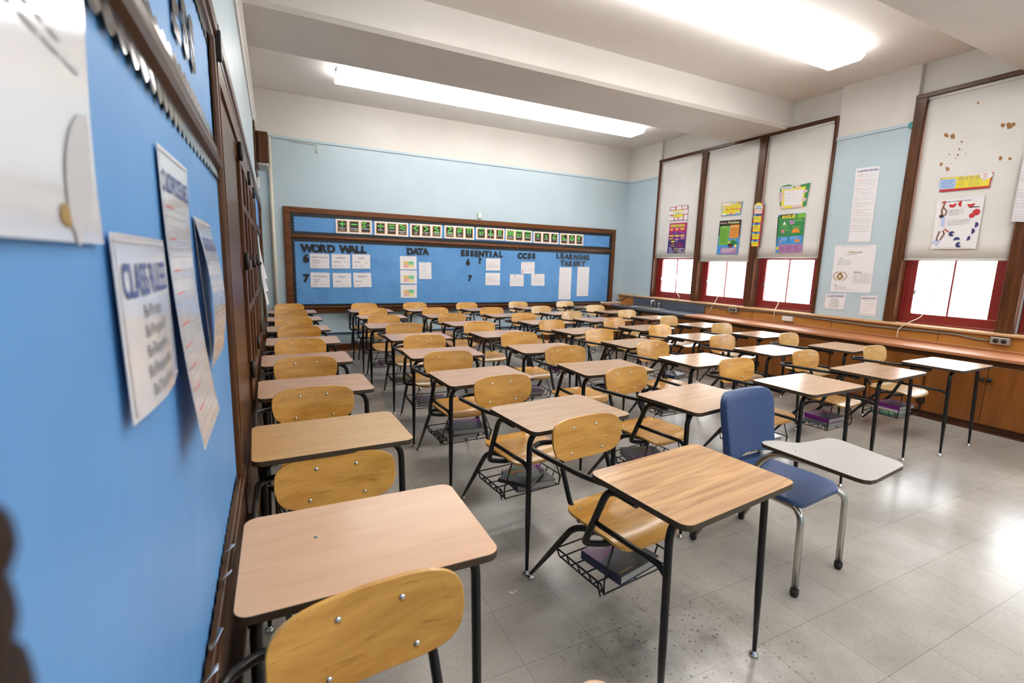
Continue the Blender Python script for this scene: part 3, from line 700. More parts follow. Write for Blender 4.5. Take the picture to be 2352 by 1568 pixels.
s.line([(.50+.09*math.cos(q*PI/8), .89+.055*math.sin(q*PI/8)) for q in range(17)], .025, 'yellow'); s.line([(.66, .85), (.96, .85), (.96, .97), (.66, .97), (.66, .85)], .02, 'white'); s.lines(.70, .92, .88, .96, 2, 'white', 4)
s.done('angles_and_lines_poster', 'purple and magenta poster headed angles and lines, farthest shade', 'poster')
# yellow equation chart
s = xsheet([(1345, 245), (1830, 215), (1765, 520), (1338, 552)], p1, base='sky_ink')
s.layer(); s.rect(.02, .02, .97, .93, 'yellow'); s.layer()
for a in ((.02, .06, .52, .26, 'pale_pink'), (.57, .06, .72, .18, 'pale_blue'), (.78, .08, .95, .20, 'lilac'), (.06, .36, .22, .48, 'pale_blue'), (0, .55, .15, .68, 'pale_blue'), (.86, .50, 1, .64, 'pink'), (.06, .82, .26, .96, 'white'), (.45, .80, .6, .94, 'pink'), (.76, .78, .9, .92, 'pale_blue')): s.rect(*a)
s.layer(); s.text('VARIABLES', .27, .23, .13, 'white', 'c', .03, .46); s.text('3x + 12 = 6', .55, .62, .16, 'red_ink', 'c', .03, .6); s.lines(.25, .85, .34, .38, 1, 'ink_grey', 5)
s.done('equation_chart', 'yellow and blue equation chart on the middle shade of three', 'poster')
# fractions poster, green and orange
s = xsheet([(1315, 660), (1800, 625), (1712, 1412), (1235, 1412)], p1, base='sky_ink')
s.layer(); s.rect(0, 0, 1, .17, 'black_card'); s.rect(0, .17, .05, .45, 'black_card'); s.rect(.93, .17, 1, .45, 'black_card'); s.layer()
s.rect(.06, .16, .50, .72, 'leaf'); s.rect(.53, .14, .95, .52, 'orange'); s.rr(.18, .80, .95, .98, .04, 'lilac'); s.layer()
s.text('Multiplying', .20, .09, .042, 'salmon', 'c', .03, .34); s.text('Fractions', .67, .10, .075, 'lemon', 'c', .03, .54); s.text('Fractions', .26, .21, .028, 'white', 'c', .01, .36); s.text('Mixed Numbers', .74, .20, .028, 'white', 'c', .01, .38)
s.lines(.10, .46, .25, .68, 14, 'green', 4); s.lines(.57, .91, .24, .48, 8, 'stain', 5); s.lines(.24, .9, .83, .96, 4, 'white', 6)
s.disc(.70, .66, .13, 'green'); s.disc(.80, .59, .07, 'green'); s.disc(.66, .585, .05, 'green'); s.disc(.87, .70, .08, 'green'); s.layer(); s.disc(.63, .70, .13, 'black_card', 180, 360, 16); s.disc(.56, .64, .05, 'yellow'); s.layer(); s.disc(.64, .73, .06, 'red_ink', 180, 360); s.disc(.66, .58, .025, 'white'); s.disc(.80, .575, .03, 'white'); s.disc(.86, .755, .06, 'lemon')
s.done('fractions_poster', 'black-headed poster with green and orange blocks on the middle shade', 'poster')
# narrow order-of-operations strip on the mullion
s = Sheet([at('x', 6.634, *p2(*p)) for p in ((178, 515), (362, 512), (265, 1302), (112, 1302))], NR, base='red_ink', lift=.002, outline=[(.02, .16), (.0, .10), (.12, .03), (.5, 0), (.9, .0), (1, .10), (.95, .2), (1, .28), (.98, 1), (.02, 1), (.02, .3)][::-1])
s.layer(); s.disc(.47, .10, .44, 'yellow', ry=.40); s.rect(.88, 0, 1, .05, 'sky_ink'); s.layer(); s.rect(.12, .05, .85, .16, 'paper'); s.rr(.08, .175, .9, .25, .1, 'pale_pink'); s.rect(.06, .255, .94, .285, 'black_card')
for v0, v1 in ((.30, .44), (.50, .655), (.705, .83), (.885, .99)):
    s.rect(.04, v0-.04, .90, v0, 'sky_ink'); s.rr(.10, v0, .86, v1, .06, 'yellow')
s.layer(); s.text('ORDER OF', .48, .098, .03, 'ink_navy', 'c', .02, .6); s.text('OPERATIONS', .48, .145, .03, 'ink_navy', 'c', .02, .66)
for v0, v1 in ((.30, .44), (.50, .655), (.705, .83), (.885, .99)): s.disc(.47, v0-.02, .11, 'navy'); s.lines(.2, .78, v0+.03, v1-.03, 3, 'stain', int(v0*90)); s.disc(.08, v0+.02, .08, 'mint')
s.done('operations_strip', 'narrow red and yellow poster strip on the wooden window mullion', 'poster')
# green quadrant chart
s = xsheet([(645, 215), (1192, 150), (1110, 570), (640, 610)], p2, base='green', outline=[(0, .10), (.10, 0), (.34, -.03), (.46, .08), (1, 0), (1, 1), (0, 1)][::-1])
s.layer(); s.rect(.06, .14, .88, 1.04, 'yellow'); s.layer(); s.rect(.16, .24, .50, .92, 'paper'); s.rect(.50, .24, .83, .92, 'paper'); s.rr(.04, .06, .46, .20, .04, 'paper')
for a in ((.53, .07, .70, .16), (.80, .30, .96, .40), (.80, .64, .97, .78), (.0, .92, .18, 1.02), (.48, .93, .86, 1.03), (-.04, .28, .12, .70)): s.rect(*a, 'pale_pink')
s.layer(); s.text('QUADRANTS', .25, .165, .075, 'ink_grey', 'c', .02, .36); s.line([(.16, .585), (.83, .555)], .006, 'ink_light'); s.line([(.50, .24), (.50, .92)], .006, 'ink_light'); s.lines(-.02, .1, .32, .66, 8, 'ink_grey', 5, .012)
for u, v in ((.33, .38), (.66, .36), (.33, .70), (.66, .68)): s.lines(u-.08, u+.08, v, v+.04, 1, 'salmon', int(u*50))
s.done('quadrant_chart', 'green and yellow four-quadrant chart on the third shade', 'poster')
# ANGLES poster
s = xsheet([(612, 735), (1108, 690), (1030, 1408), (560, 1415)], p2, base='sky_ink')
s.layer(); s.rect(0, .02, 1, .58, 'green'); s.rect(.0, .58, 1, .73, 'teal'); s.rect(.0, .05, .03, .8, 'navy'); s.layer(); s.rect(.10, .0, .56, .10, 'black_card'); s.rect(.72, .01, 1, .12, 'leaf'); s.rect(.10, .58, .44, .75, 'sky_ink'); s.rect(.50, .57, .98, .75, 'sky_ink'); s.rect(.11, .78, 1, 1, 'lilac'); s.layer()
s.text('ANGLES', .40, .105, .085, 'yellow', 'c', .05, .52)
s.poly([(.27, .18), (.20, .27), (.34, .27)], 'white'); s.poly([(.42, .17), (.60, .17), (.66, .24), (.60, .27), (.48, .27)], 'lilac'); s.disc(.18, .48, .12, 'pink', 0, 95, 8); s.disc(.71, .49, .15, 'orange', 0, 180, 16); s.disc(.14, .73, .07, 'pink', 0, 100, 8); s.disc(.80, .73, .10, 'orange', 0, 180, 14); s.disc(.07, .88, .055, 'yellow')
for a in ((.62, .15, .9), (.15, .29, .38), (.58, .33, .86), (.24, .38, .46)): s.rect(a[0], a[1], a[2], a[1]+.022, 'leaf'); s.lines(a[0], a[2]+.06, a[1]+.035, a[1]+.07, 2, 'mint', int(a[0]*70))
s.lines(.2, .42, .60, .70, 4, 'pale_blue', 2); s.lines(.54, .95, .59, .66, 3, 'pale_blue', 3)
for u in (.13, .41, .70): s.lines(u, u+.24, .81, .98, 9, 'plum', int(u*60), .007)
s.done('angles_poster', 'green and blue poster headed angles on the third shade', 'poster')
# papers on the blue pilaster
def pil(pts, label, name, fn, **k):
    s = Sheet([at('x', 6.66, *p3(*p)) for p in pts], NR, lift=.003, off=lambda u, v: .001*v, nv=2, **k); s.layer(); fn(s); s.done(name, label, 'paper')
def fproc(s):
    s.frame(.01, .005, .99, .995, .03, 'paper_glossy'); s.text('CLASS PROCEDURES', .5, .055, .026, 'ink_navy', 'c', .03, .86); rnd = random.Random(3); v = .09
    while v < .86:
        s.lines(.10, .34, v, v+.016, 1, 'ink_red', int(v*99)); s.lines(.36, .92, v, v+.016, 1, 'ink_light', int(v*77)); v += .026
        for q in range(rnd.randint(1, 3)): s.lines(.08, .9, v, v+.016, 1, 'ink_light', int(v*55)); v += .026
        v += .016
pil([(412, 72), (648, 45), (550, 790), (330, 787)], 'long white sheet headed class procedures on the blue pilaster', 'procedures_sheet', fproc)
def fclass(s):
    s.lines(.18, .9, .025, .05, 1, 'ink_light', 2); s.text('Classroom', .52, .165, .045, 'gold_print', 'c', .02); s.lines(.32, .72, .19, .215, 1, 'ink_grey', 4); s.text('Goal', .19, .29, .022, 'ink', 'c', .02); s.lines(.1, .45, .31, .44, 6, 'ink_light', 5)
    s.text('Expectations', .64, .575, .022, 'ink', 'c', .02); s.lines(.54, .98, .59, .81, 9, 'ink_light', 6); s.text('Note', .12, .865, .022, 'ink', 'c', .02); s.lines(.1, .62, .88, .96, 4, 'ink_light', 7)
    cx, cy = .21, .66
    for q in range(9):
        for d in (-1, 1):
            t = math.radians(-60 + q*16); s.disc(cx+d*(.165*math.cos(t)), cy-.10*math.sin(t), .022, 'gold_print', ry=.012, n=8)
    s.poly([(cx, cy-.10), (cx+.07, cy-.03), (cx+.09, cy+.03), (cx, cy+.09), (cx-.09, cy+.03), (cx-.07, cy-.03)], 'gold_print'); s.layer(); s.poly([(cx-.04, cy-.015), (cx+.04, cy-.015), (cx, cy+.05)], 'paper')
pil([(210, 822), (612, 815), (548, 1285), (157, 1268)], 'large white sheet headed Classroom with a gold wreath emblem', 'classroom_poster', fclass)
def frules(s):
    s.text('CLASS RULES', .5, .22, .13, 'ink_navy', 'c', .02, .86)
    for q, t in enumerate(('Be Prompt', 'Be Prepared', 'Be Respectful', 'Be Responsible', 'Be Your Best')): s.text(t, .5, .38+q*.125, .075, 'ink_grey', 'c', .01, .56)
    s.frame(.02, .02, .98, .98, .012, 'ink_light')
pil([(108, 1290), (315, 1288), (293, 1452), (92, 1435)], 'small white sheet headed class rules, low on the blue pilaster', 'rules_sheet', frules)
def fgrade(s):
    s.text('GRADE SCALE', .5, .17, .085, 'ink_navy', 'c', .02, .86); s.frame(.02, .02, .98, .98, .012, 'ink_light')
    for q in range(5): s.lines(.2, .85, .24+q*.13, .28+q*.13, 1, 'ink_light', q)
    s.lines(.06, .94, .90, .94, 1, 'ink_grey', 9)
pil([(458, 1310), (625, 1308), (600, 1518), (437, 1500)], 'small white sheet headed grade scale, low at right of the pilaster', 'grade_sheet', fgrade)
# nearest shade : banner, basketball fractions poster, stains, paper on the mullion
s = xsheet([(462, 780), (955, 735), (918, 872), (445, 912)], p4, X=6.664, base='red_ink', outline=[(0, 0), (.80, .02), (.85, -.06), (1, -.1), (1, 1), (0, 1)][::-1])
s.layer(); s.rect(.02, .02, .98, .84, 'yellow'); s.layer(); s.rr(-.02, .10, .33, .84, .06, 'pale_blue'); s.disc(.89, .12, .115, 'white', ry=.09); s.poly([(.84, .3), (.90, .3), (.86, .55)], 'white'); s.layer(); s.lines(.03, .30, .2, .78, 5, 'sky_ink', 1); s.lines(.36, .80, .08, .34, 2, 'ink_grey', 2); s.lines(.83, .96, -.05, .3, 4, 'ink_red', 3)
for q in range(4): s.lines(.38, .52, .36+q*.12, .42+q*.12, 1, 'stain', q); s.lines(.58, .8, .36+q*.12, .42+q*.12, 1, 'ink_grey', q+9)
s.done('fraction_banner', 'yellow banner with red lower edge on the stained shade', 'poster')
s = xsheet([(425, 990), (880, 945), (795, 1450), (372, 1450)], p4, base='paper', off=lambda u, v: .012*v*v, nv=6)
s.layer(); s.text('Adding and Subtracting Fractions', .48, .065, .022, 'ink', 'c', .02, .9)
for u, v, a0, a1 in ((.36, .12, -200, 30), (.55, .115, 90, 270), (.75, .14, -190, 20)): s.disc(u, v, .075, 'white', ry=.075); s.layer(); s.disc(u, v, .075, 'red_ink', a0, a1, 16)
for u, v, a0, a1 in ((.90, .54, -90, 90), (.85, .66, -90, 90), (.78, .79, -90, 60), (.56, .82, 0, 200), (.62, .92, 60, 330), (.43, .70, 30, 320)): s.disc(u, v, .07, 'navy', a0, a1, 16)
s.lines(.30, .62, .22, .34, 6, 'ink_light', 1, .006); s.lines(.30, .78, .42, .54, 6, 'ink_light', 2, .006); s.rect(.72, .19, .92, .205, 'ink'); s.disc(.88, .30, .08, 'red_ink'); s.disc(.80, .36, .06, 'red_ink')
s.line([(.10, .97), (.90, .985)], .004, 'ink_grey')
# basketball player printed on the poster
s.line([(.17, .33), (.13, .22), (.17, .12)], .035, 'skin_print'); s.line([(.22, .33), (.25, .24), (.17, .16)], .03, 'skin_print'); s.line([(.17, .12), (.19, .05)], .03, 'skin_print'); s.disc(.15, .335, .055, 'ink'); s.line([(.19, .36), (.20, .54)], .075, 'pale_blue'); s.line([(.19, .55), (.17, .62)], .10, 'white'); s.line([(.15, .64), (.10, .78), (.12, .84)], .035, 'skin_print'); s.line([(.22, .63), (.26, .70), (.18, .82)], .035, 'skin_print'); s.line([(.08, .82), (.02, .90)], .05, 'pale_blue'); s.line([(.17, .82), (.10, .94)], .05, 'pale_blue'); s.disc(.17, .07, .05, 'red_ink', 0, 200); s.line([(.25, .60), (.36, .66)], .03, 'red_ink')
s.done('basketball_fractions_poster', 'white poster of a basketball player and coloured pie fractions', 'poster')
sh = [o for o in bpy.data.objects if o.name.startswith('roller_shade') and 'brown-stained' in o.get('label', '')][0]; rnd = random.Random(12)
for cx, cy, r in ((510, 375, 24), (570, 385, 30), (655, 435, 12), (635, 505, 10), (620, 560, 12), (460, 650, 18), (520, 690, 24), (600, 590, 6), (1045, 278, 22), (1110, 285, 32), (1150, 270, 18), (1025, 590, 22), (1115, 595, 18), (810, 68, 14), (540, 555, 8), (690, 545, 6), (560, 640, 5)):
    bm = bmesh.new(); pts = []
    for q in range(14):
        rr_ = r*rnd.uniform(.55, 1.1); pts.append(at('x', 6.667, *p4(cx+rr_*math.cos(q*PI/7), cy+rr_*math.sin(q*PI/7)*1.1)))
    bm.faces.new([bm.verts.new(p - Vector((.0005, 0, 0))) for p in pts]); bm.transform(Matrix.Translation(-sh.location)); obj('rust_stain', bm, 'stain', sh, recalc=False)
s = Sheet([at('x', 6.628, *p4(*p)) for p in ((1240, 560), (1520, 540), (1440, 1200), (1120, 1190))], NR, base='paper', lift=.003)
s.layer(); s.text('UNIT PLAN', .5, .14, .055, 'ink_grey', 'c', .02, .8)
for v in (.26, .52, .68, .84): s.line([(.02, v), (.98, v)], .008, 'ink_grey'); s.lines(.08, .9, v+.04, v+.14, 3, 'ink_light', int(v*50), .01)
s.frame(.02, .02, .98, .98, .01, 'ink_grey'); s.done('table_sheet', 'ruled white sheet at the right edge, on the mullion past the stained shade', 'paper')
bm = bmesh.new(); c = at('x', 6.645, 2095, 287); lathe(bm, [(.038, 0), (.038, .006)], (6.646, c.y, c.z), 16, axis=(-1, 0, 0)); tag(obj('paint_disc', bm, 'teal'), 'round teal patch at the top corner of the blue pilaster', 'patch')

# ------------------------------------------------------------------ counter, cabinets, sink
ZT = .745
ct = thing('worktop', 'long wooden counter top running under all the windows', 'counter', (6.3, 3.5, 0))
def ch(name, bm, m, par, bev=0, **k):
    M_ = par.matrix_world if False else Matrix.Translation(par.location)
    bm.transform(M_.inverted()); return obj(name, bm, m, par, bev, **k)
bm = bmesh.new(); box(bm, 6.03, 6.58, -1.0, 5.78, .712, ZT); box(bm, 6.03, 6.58, 7.72, YB-.092, .712, ZT); box(bm, 6.565, 6.58, -1.0, 5.78, ZT, .765); ch('counter_top', bm, 'counter_wood', ct, .006)
bm = bmesh.new(); box(bm, 6.06, 6.09, -1.0, YB-.092, .682, .712); ch('edge_moulding', bm, 'dark_wood', ct, .006)
bm = bmesh.new(); box(bm, 6.02, 6.58, 5.78, 6.66, .708, ZT+.001); box(bm, 6.02, 6.58, 7.26, 7.72, .708, ZT+.001); box(bm, 6.02, 6.16, 6.66, 7.26, .708, ZT+.001); box(bm, 6.47, 6.58, 6.66, 7.26, .708, ZT+.001); box(bm, 6.56, 6.58, 5.84, 7.66, ZT, .888)
o = ch('slate_top', bm, 'slate_stone', ct, .004); o['label'] = 'dark slate section around the sink'
bm = bmesh.new(); box(bm, 6.03, 6.10, YB-.115, YB-.09, ZT, .775); box(bm, 6.10, 6.56, YB-.115, YB-.09, ZT, .765); ch('end_strip', bm, 'plastic_white', ct, .003)
sk = thing('sink', 'stainless steel sink set in the slate counter', 'sink', (6.315, 6.96, ZT))
bm = bmesh.new()
a, b, z0 = .155, .30, -.16
box(bm, -a-.012, a+.012, -b-.012, -b+.004, z0, .004); box(bm, -a-.012, a+.012, b-.004, b+.012, z0, .004); box(bm, -a-.012, -a+.004, -b, b, z0, .004); box(bm, a-.004, a+.012, -b, b, z0, .004); box(bm, -a, a, -b, b, z0-.01, z0)
bm.transform(Matrix.Diagonal((.98, .98, 1, 1))); obj('basin', bm, 'outlet_steel', sk, .004)
fc = thing('faucet', 'chrome double-handled tap behind the sink', 'tap', (6.515, 6.98, ZT))
bm = bmesh.new(); tube(bm, bend([(0, 0, 0), (0, 0, .12), (-.10, 0, .13), (-.11, 0, .09)], .03), .011, 8); obj('spout', bm, 'chrome', fc)
for d in (-.10, .10):
    bm = bmesh.new(); lathe(bm, [(.020, 0), (.016, .03), (.012, .06), (.022, .065), (.022, .075), (0, .08)], (0, d, 0), 10); tube(bm, [(0, d-.03, .085), (0, d+.03, .085)], .007, 6); tube(bm, [(-.03, d, .085), (.03, d, .085)], .007, 6); obj('tap_handle', bm, 'chrome', fc)
bnd = [-.45, .52, 1.49, 2.46, 3.43, 4.40, 5.37, 6.34, 7.31, 8.055]
for i, (y0, y1) in enumerate(zip(bnd, bnd[1:])):
    y0 += .002; y1 -= .002; ym = (y0+y1)/2
    t = thing('base_cabinet', '-', 'cabinet', (6.10, ym, 0), 0, 'base cabinets under the windows')
    ch('body', B(6.098, 6.575, y0, y1, .075, .682), 'cabinet_wood', t)
    bm = bmesh.new(); box(bm, 6.12, 6.57, y0, y1, .016, .075); box(bm, 6.105, 6.12, y0, y1, 0, .016); ch('plinth', bm, 'dark_wood', t)
    for d in (0, 1):
        a, b = (y0+.012, ym-.002) if d == 0 else (ym+.002, y1-.012)
        top = .60 if i == 8 else .655
        dr = ch('door', B(6.078, 6.098, a, b, .085, top), 'cabinet_wood', t, .003)
        ky = ym-.028 if d == 0 else ym+.028
        bm = bmesh.new(); lathe(bm, [(.012, 0), (.010, .012), (.020, .018), (.022, .028), (.014, .034), (0, .035)], (6.078, ky, .52), 12, axis=(-1, 0, 0)); k_ = ch('knob', bm, 'dark_metal', t); k_.parent = dr
        hy = a+.012 if d == 0 else b-.012
        for hz in (.19, .54):
            bm = bmesh.new(); box(bm, 6.070, 6.078, hy-.010, hy+.010, hz-.032, hz+.032); tube(bm, [(6.068, hy + (-.010 if d == 0 else .010), hz-.034), (6.068, hy + (-.010 if d == 0 else .010), hz+.034)], .005, 6); h_ = ch('hinge', bm, 'dark_metal', t); h_.parent = dr
    if i == 2:
        bm = bmesh.new(); lathe(bm, [(.011, 0), (.011, .004), (0, .004)], (6.078, 1.945, .449), 10, axis=(-1, 0, 0)); ch('keyhole', bm, 'brass', t)
vg = B(6.068, 6.076, 6.86, 7.08, .612, .675)
for q in range(9): box(vg, 6.064, 6.068, 6.865+q*.024, 6.875+q*.024, .616, .671)
par = [o for o in bpy.data.objects if o.name.startswith('base_cabinet') and abs(o.location.y-6.825) < .1][0]
par['label'] = 'orange-brown wooden base cabinet below the sink, with a black vent grille'
ch('vent_grille', vg, 'dark_metal', par)
labs = {0: 'nearest the front of the room', 1: 'second from the front of the room', 2: 'with a keyhole below its knobs, right edge of view', 3: 'behind the nearest right-hand desk', 4: 'below the blue pilaster', 5: 'below the green angles poster', 6: 'below the middle shade of three', 7: 'below the sink, with a black vent grille', 8: 'in the far corner left of the sink'}
for i in range(9):
    ym = (bnd[i]+bnd[i+1])/2
    o = [q for q in bpy.data.objects if q.name.startswith('base_cabinet') and abs(q.location.y-ym) < .05][0]
    o['label'] = 'orange-brown wooden base cabinet ' + labs[i]
# outlets, conduit, cords
def outlet(px, label, dy=.075, dz=.036, rec=True, mat='outlet_steel'):
    c = at('x', 6.565, *px)
    t = thing('outlet_box', label, 'socket', (6.58, c.y, c.z))
    obj('housing', B(-.045, 0, -dy, dy, -dz, dz), mat, t, .005)
    if rec:
        for d in (-.03, .03):
            bm = bmesh.new(); lathe(bm, [(.022, 0), (.022, .004), (0, .004)], (-.045, d, 0), 14, axis=(-1, 0, 0)); obj('socket', bm, 'outlet_black', t)
outlet((1685, 711.5), 'grey double socket box on the wood panel right of the sink'); outlet((2299, 783), 'grey double socket box at the right edge of the view')
outlet((1810, 731.5), 'blank white box on the wood panel below the third window', .075, .034, False, 'plastic_white')
cp = [at('x', 6.567, *q) for q in ((1441, 679.5), (1480, 685), (1620, 702), (1652, 706), (1676, 711))]
bm = bmesh.new(); tube(bm, bend([(6.5, YB-.03, .80), (6.567, 8.05, .80)] + cp, .05), .011, 8); tag(obj('conduit', bm, 'conduit'), 'grey metal conduit above the sink, ending at the first socket box', 'conduit')
cp = [at('x', 6.567, *q) for q in ((1694, 712), (1740, 714), (1800, 720), (2000, 748), (2140, 762), (2200, 768), (2240, 778), (2279, 783))]
bm = bmesh.new(); tube(bm, bend(cp, .06), .011, 8); tag(obj('conduit', bm, 'conduit'), 'grey metal conduit between the two socket boxes', 'conduit')
for sc, pts, lab in (((6.655, 6.70, 1.67), [(1556, 673), (1562, 682), (1553, 690)], 'short white pull cord at the farthest window'), ((6.655, 5.65, 1.61), [(1648, 683), (1636, 703), (1627, 716)], 'white pull cord hanging over the sill at the middle window of three'), ((6.655, 4.55, 1.67), [(1788, 695), (1779, 712), (1776, 736)], 'white pull cord over the sill below the angles poster'), ((6.655, 2.65, 1.65), [(2118, 722), (2085, 741), (2062, 755), (2060, 776)], 'white pull cord curling over the sill at the nearest visible window')):
    P = [Vector(sc), Vector((6.65, at('x', 6.65, *pts[0]).y, 1.02))] + [at('x', 6.535, *q) for q in pts[1:]]
    bm = bmesh.new(); tube(bm, bend(P, .05), .0045, 6); tag(obj('shade_cord', bm, 'cord'), lab, 'cord')

# ------------------------------------------------------------------ ceiling lights
def lamp(y, x0, label):
    t = thing('ceiling_light', label, 'ceiling light', ((x0+x0+4.9)/2, y, ZC), 0, 'long fluorescent ceiling fittings')
    obj('housing', B(-2.44, 2.44, -.10, .10, -.055, -.012), 'lamp_housing', t, .004)
    for q in range(4):
        bm = bmesh.new(); tube(bm, [(-1.84+q*1.22, 0, -.012), (-1.84+q*1.22, 0, 0)], .02, 8); obj('stem', bm, 'lamp_housing', t)
        bm = bmesh.new(); prism(bm, [(-.165, -.125), (.165, -.125), (.205, -.085), (.20, -.055), (-.20, -.055), (-.205, -.085)], -2.44+q*1.22+.003, -2.44+(q+1)*1.22-.003, f=lambda a, b, h: (h, a, b)); obj('lens', bm, 'lamp_lens', t, .006)
lamp(6.84, .80, 'long fluorescent ceiling light nearest the back wall'); lamp(3.47, .80, 'long fluorescent ceiling light between the two visible beams'); lamp(.14, .80, 'long fluorescent ceiling light above the camera'); lamp(-2.6, .80, 'long fluorescent ceiling light at the front of the room')

# ------------------------------------------------------------------ left wall
lb = thing('bulletin_board', 'blue bulletin board on the left wall, close to the camera', 'bulletin board', (XL, .45, 0))
def lc(name, bm, m, par=lb, bev=0, parent=None, **k):
    bm.transform(Matrix.Translation(-par.location)); return obj(name, bm, m, parent or par, bev, **k)
XP = -.15
lc('lower_panel', B(XL, XP, -.95, 1.82, .715, 1.755), 'blue_paper_near')
up = lc('upper_panel', B(XL, XP, -.95, 1.82, 1.78, 2.16), 'blue_paper_near')
bm = bmesh.new(); prism(bm, [(XL, 1.745), (-.148, 1.745), (-.136, 1.752), (-.131, 1.765), (-.136, 1.778), (-.145, 1.782), (-.143, 1.79), (-.140, 1.805), (XL, 1.805)], -.95, 1.82, f=lambda a, b, h: (a, h, b)); lc('middle_rail', bm, 'dark_wood')
bm = bmesh.new(); prism(bm, [(XL, 2.14), (-.148, 2.14), (-.139, 2.15), (-.139, 2.17), (-.146, 2.175), (-.132, 2.185), (-.132, 2.235), (-.150, 2.245), (XL, 2.245)], -1.05, 1.98, f=lambda a, b, h: (a, h, b)); lc('top_casing', bm, 'dark_wood')
bm = bmesh.new(); box(bm, XL, -.140, 1.86, 1.98, .70, 2.14); tube(bm, [(-.146, 1.835, .70), (-.146, 1.835, 2.14)], .015, 8); box(bm, XL, -.145, 1.82, 1.86, .70, 2.14); box(bm, -.146, -.136, 1.955, 1.98, .70, 2.14); lc('end_stile', bm, 'dark_wood_z', bev=.003)
bm = bmesh.new(); box(bm, XL, -.140, -1.05, -.95, .70, 2.14); lc('end_stile', bm, 'dark_wood_z', bev=.003)
bm = bmesh.new(); box(bm, XL, -.128, -1.05, 1.98, .665, .70); box(bm, XL, -.136, -1.05, 1.98, .70, .716); box(bm, XL, -.140, -1.05, 1.98, .50, .665); box(bm, XL, -.110, -1.05, 1.98, .47, .50); lc('chalk_ledge', bm, 'dark_wood', bev=.004)
bm = bmesh.new(); scallop(bm, (XP, -.95, 1.716), (XP, 1.82, 1.716), (0, 0, 1), .034, .05, .014, lift=(.003, 0, 0), jag=.006, seed=2); lc('scalloped_border', bm, 'black_foil', parent=lb, recalc=False)
bm = bmesh.new(); scallop(bm, (XP, -.95, 1.835), (XP, 1.82, 1.835), (0, 0, -1), .034, .05, .014, lift=(.003, 0, 0), jag=.004, seed=4); lc('scalloped_border', bm, 'black_foil', recalc=False)
bm = bmesh.new(); scallop(bm, (XP, -.95, 2.105), (XP, 1.82, 2.105), (0, 0, 1), .04, .05, .014, lift=(.003, 0, 0), jag=.006, seed=5); lc('scalloped_border', bm, 'black_foil', recalc=False)
bm = bmesh.new(); scallop(bm, (XP, 1.79, 1.80), (XP, 1.79, 2.14), (0, 1, 0), .03, .05, .012, lift=(.003, 0, 0), jag=.004, seed=6); lc('scalloped_border', bm, 'black_foil', recalc=False)
bm = bmesh.new(); scallop(bm, (XP, -.95, .742), (XP, 1.80, .742), (0, 0, -1), .03, .05, .012, lift=(.003, 0, 0), jag=.003, seed=7); lc('scalloped_border', bm, 'black_foil', recalc=False)
# torn scraps along the lower edge
for i, (y, z, r) in enumerate(((1.33, .735, .014), (1.22, .728, .016), (1.0, .735, .030), (.905, .735, .022), (.80, .722, .017))):
    bm = bmesh.new(); rnd = random.Random(i)
    bm.faces.new([bm.verts.new((XP+.004+.012*(math.sin(q)+1), y+r*rnd.uniform(.5, 1)*math.cos(q*PI/3.5), z+r*.8*rnd.uniform(.5, 1)*math.sin(q*PI/3.5))) for q in range(7)])
    o = obj('paper_scrap', bm, 'paper', recalc=False); m = o.modifiers.new('t', 'SOLIDIFY'); m.thickness = .001
    tag(o, ['small white torn scrap farthest along the lower edge of the near board', 'second white torn scrap on the lower edge of the near board', 'large bluish-white scrap sticking out of the near board edge', 'pointed white scrap beside the large one on the near board', 'white scrap nearest the camera on the near board edge'][i], 'paper', 'torn scraps on the near board')
for ch_, y, z, lab in (('E', 1.17, 1.945, 'glossy black cut-out letter E high on the near left board'), ('S', 1.285, 1.95, 'glossy black cut-out letter S, first of two on the near left board'), ('S', 1.385, 1.955, 'glossy black cut-out letter S, last on the near left board')):
    vs, fs, wd = glyphs(ch_, .05, .004); bm = bmesh.new(); h = .11
    V = [bm.verts.new((c*h+.003, (a-wd/2)*h, (b-.5)*h)) for a, b, c in vs]
    for f in fs:
        try: bm.faces.new([V[i] for i in f])
        except ValueError: pass
    o = obj('cutout_letter', bm, 'black_foil'); o.location = (XP+.002, y, z); tag(o, lab, 'letter', 'black letters on the near board')
tag(obj('metal_clip', B(-.140, -.122, 1.935, 1.965, 2.11, 2.20), 'dark_metal', None, .003), 'dark metal clip on the corner of the near board frame', 'clip')
# papers on the near board
NL = (1, 0, 0)
def lsheet(y0, y1, z0, z1, off, base='paper_glossy', nu=4, nv=10, dy=0):
    return Sheet([(XP, y0, z1), (XP, y1, z1), (XP, y1+dy, z0), (XP, y0+dy, z0)], NL, base=base, off=off, nu=nu, nv=nv, lift=.002, thick=.0008)
s = lsheet(.27, .585, 1.487, 1.78, lambda u, v: .004+.006*v+.006*math.sin(3*v+2*u)); s.layer(); s.text('CLASS GOALS', .55, .30, .10, 'ink_light', 'c', .02, .7); s.disc(.33, .60, .04, 'lemon', ry=.03); s.disc(.72, .93, .05, 'gold_print', ry=.03); s.disc(.95, .86, .22, 'ink_light', 90, 220); s.lines(.1, .9, .4, .55, 4, 'ink_light', 3); s.done('laminated_sheet', 'large blurred laminated sheet nearest the camera on the left board', 'paper')
s = lsheet(.606, .862, 1.300, 1.500, lambda u, v: .004+.009*math.sin(PI*u)*v+.004*v); s.layer(); s.frame(.03, .03, .97, .97, .012, 'ink_light'); s.text('CLASS RULES', .5, .34, .19, 'ink_navy', 'c', .02, .86)
for q, t in enumerate(('Be Prompt', 'Be Prepared', 'Be Respectful', 'Be Responsible', 'Be Your Best')): s.text(t, .5, .47+q*.115, .075, 'ink_grey', 'c', .02, .6)
s.done('rules_sheet', 'blurred laminated class rules sheet on the near left board', 'paper')
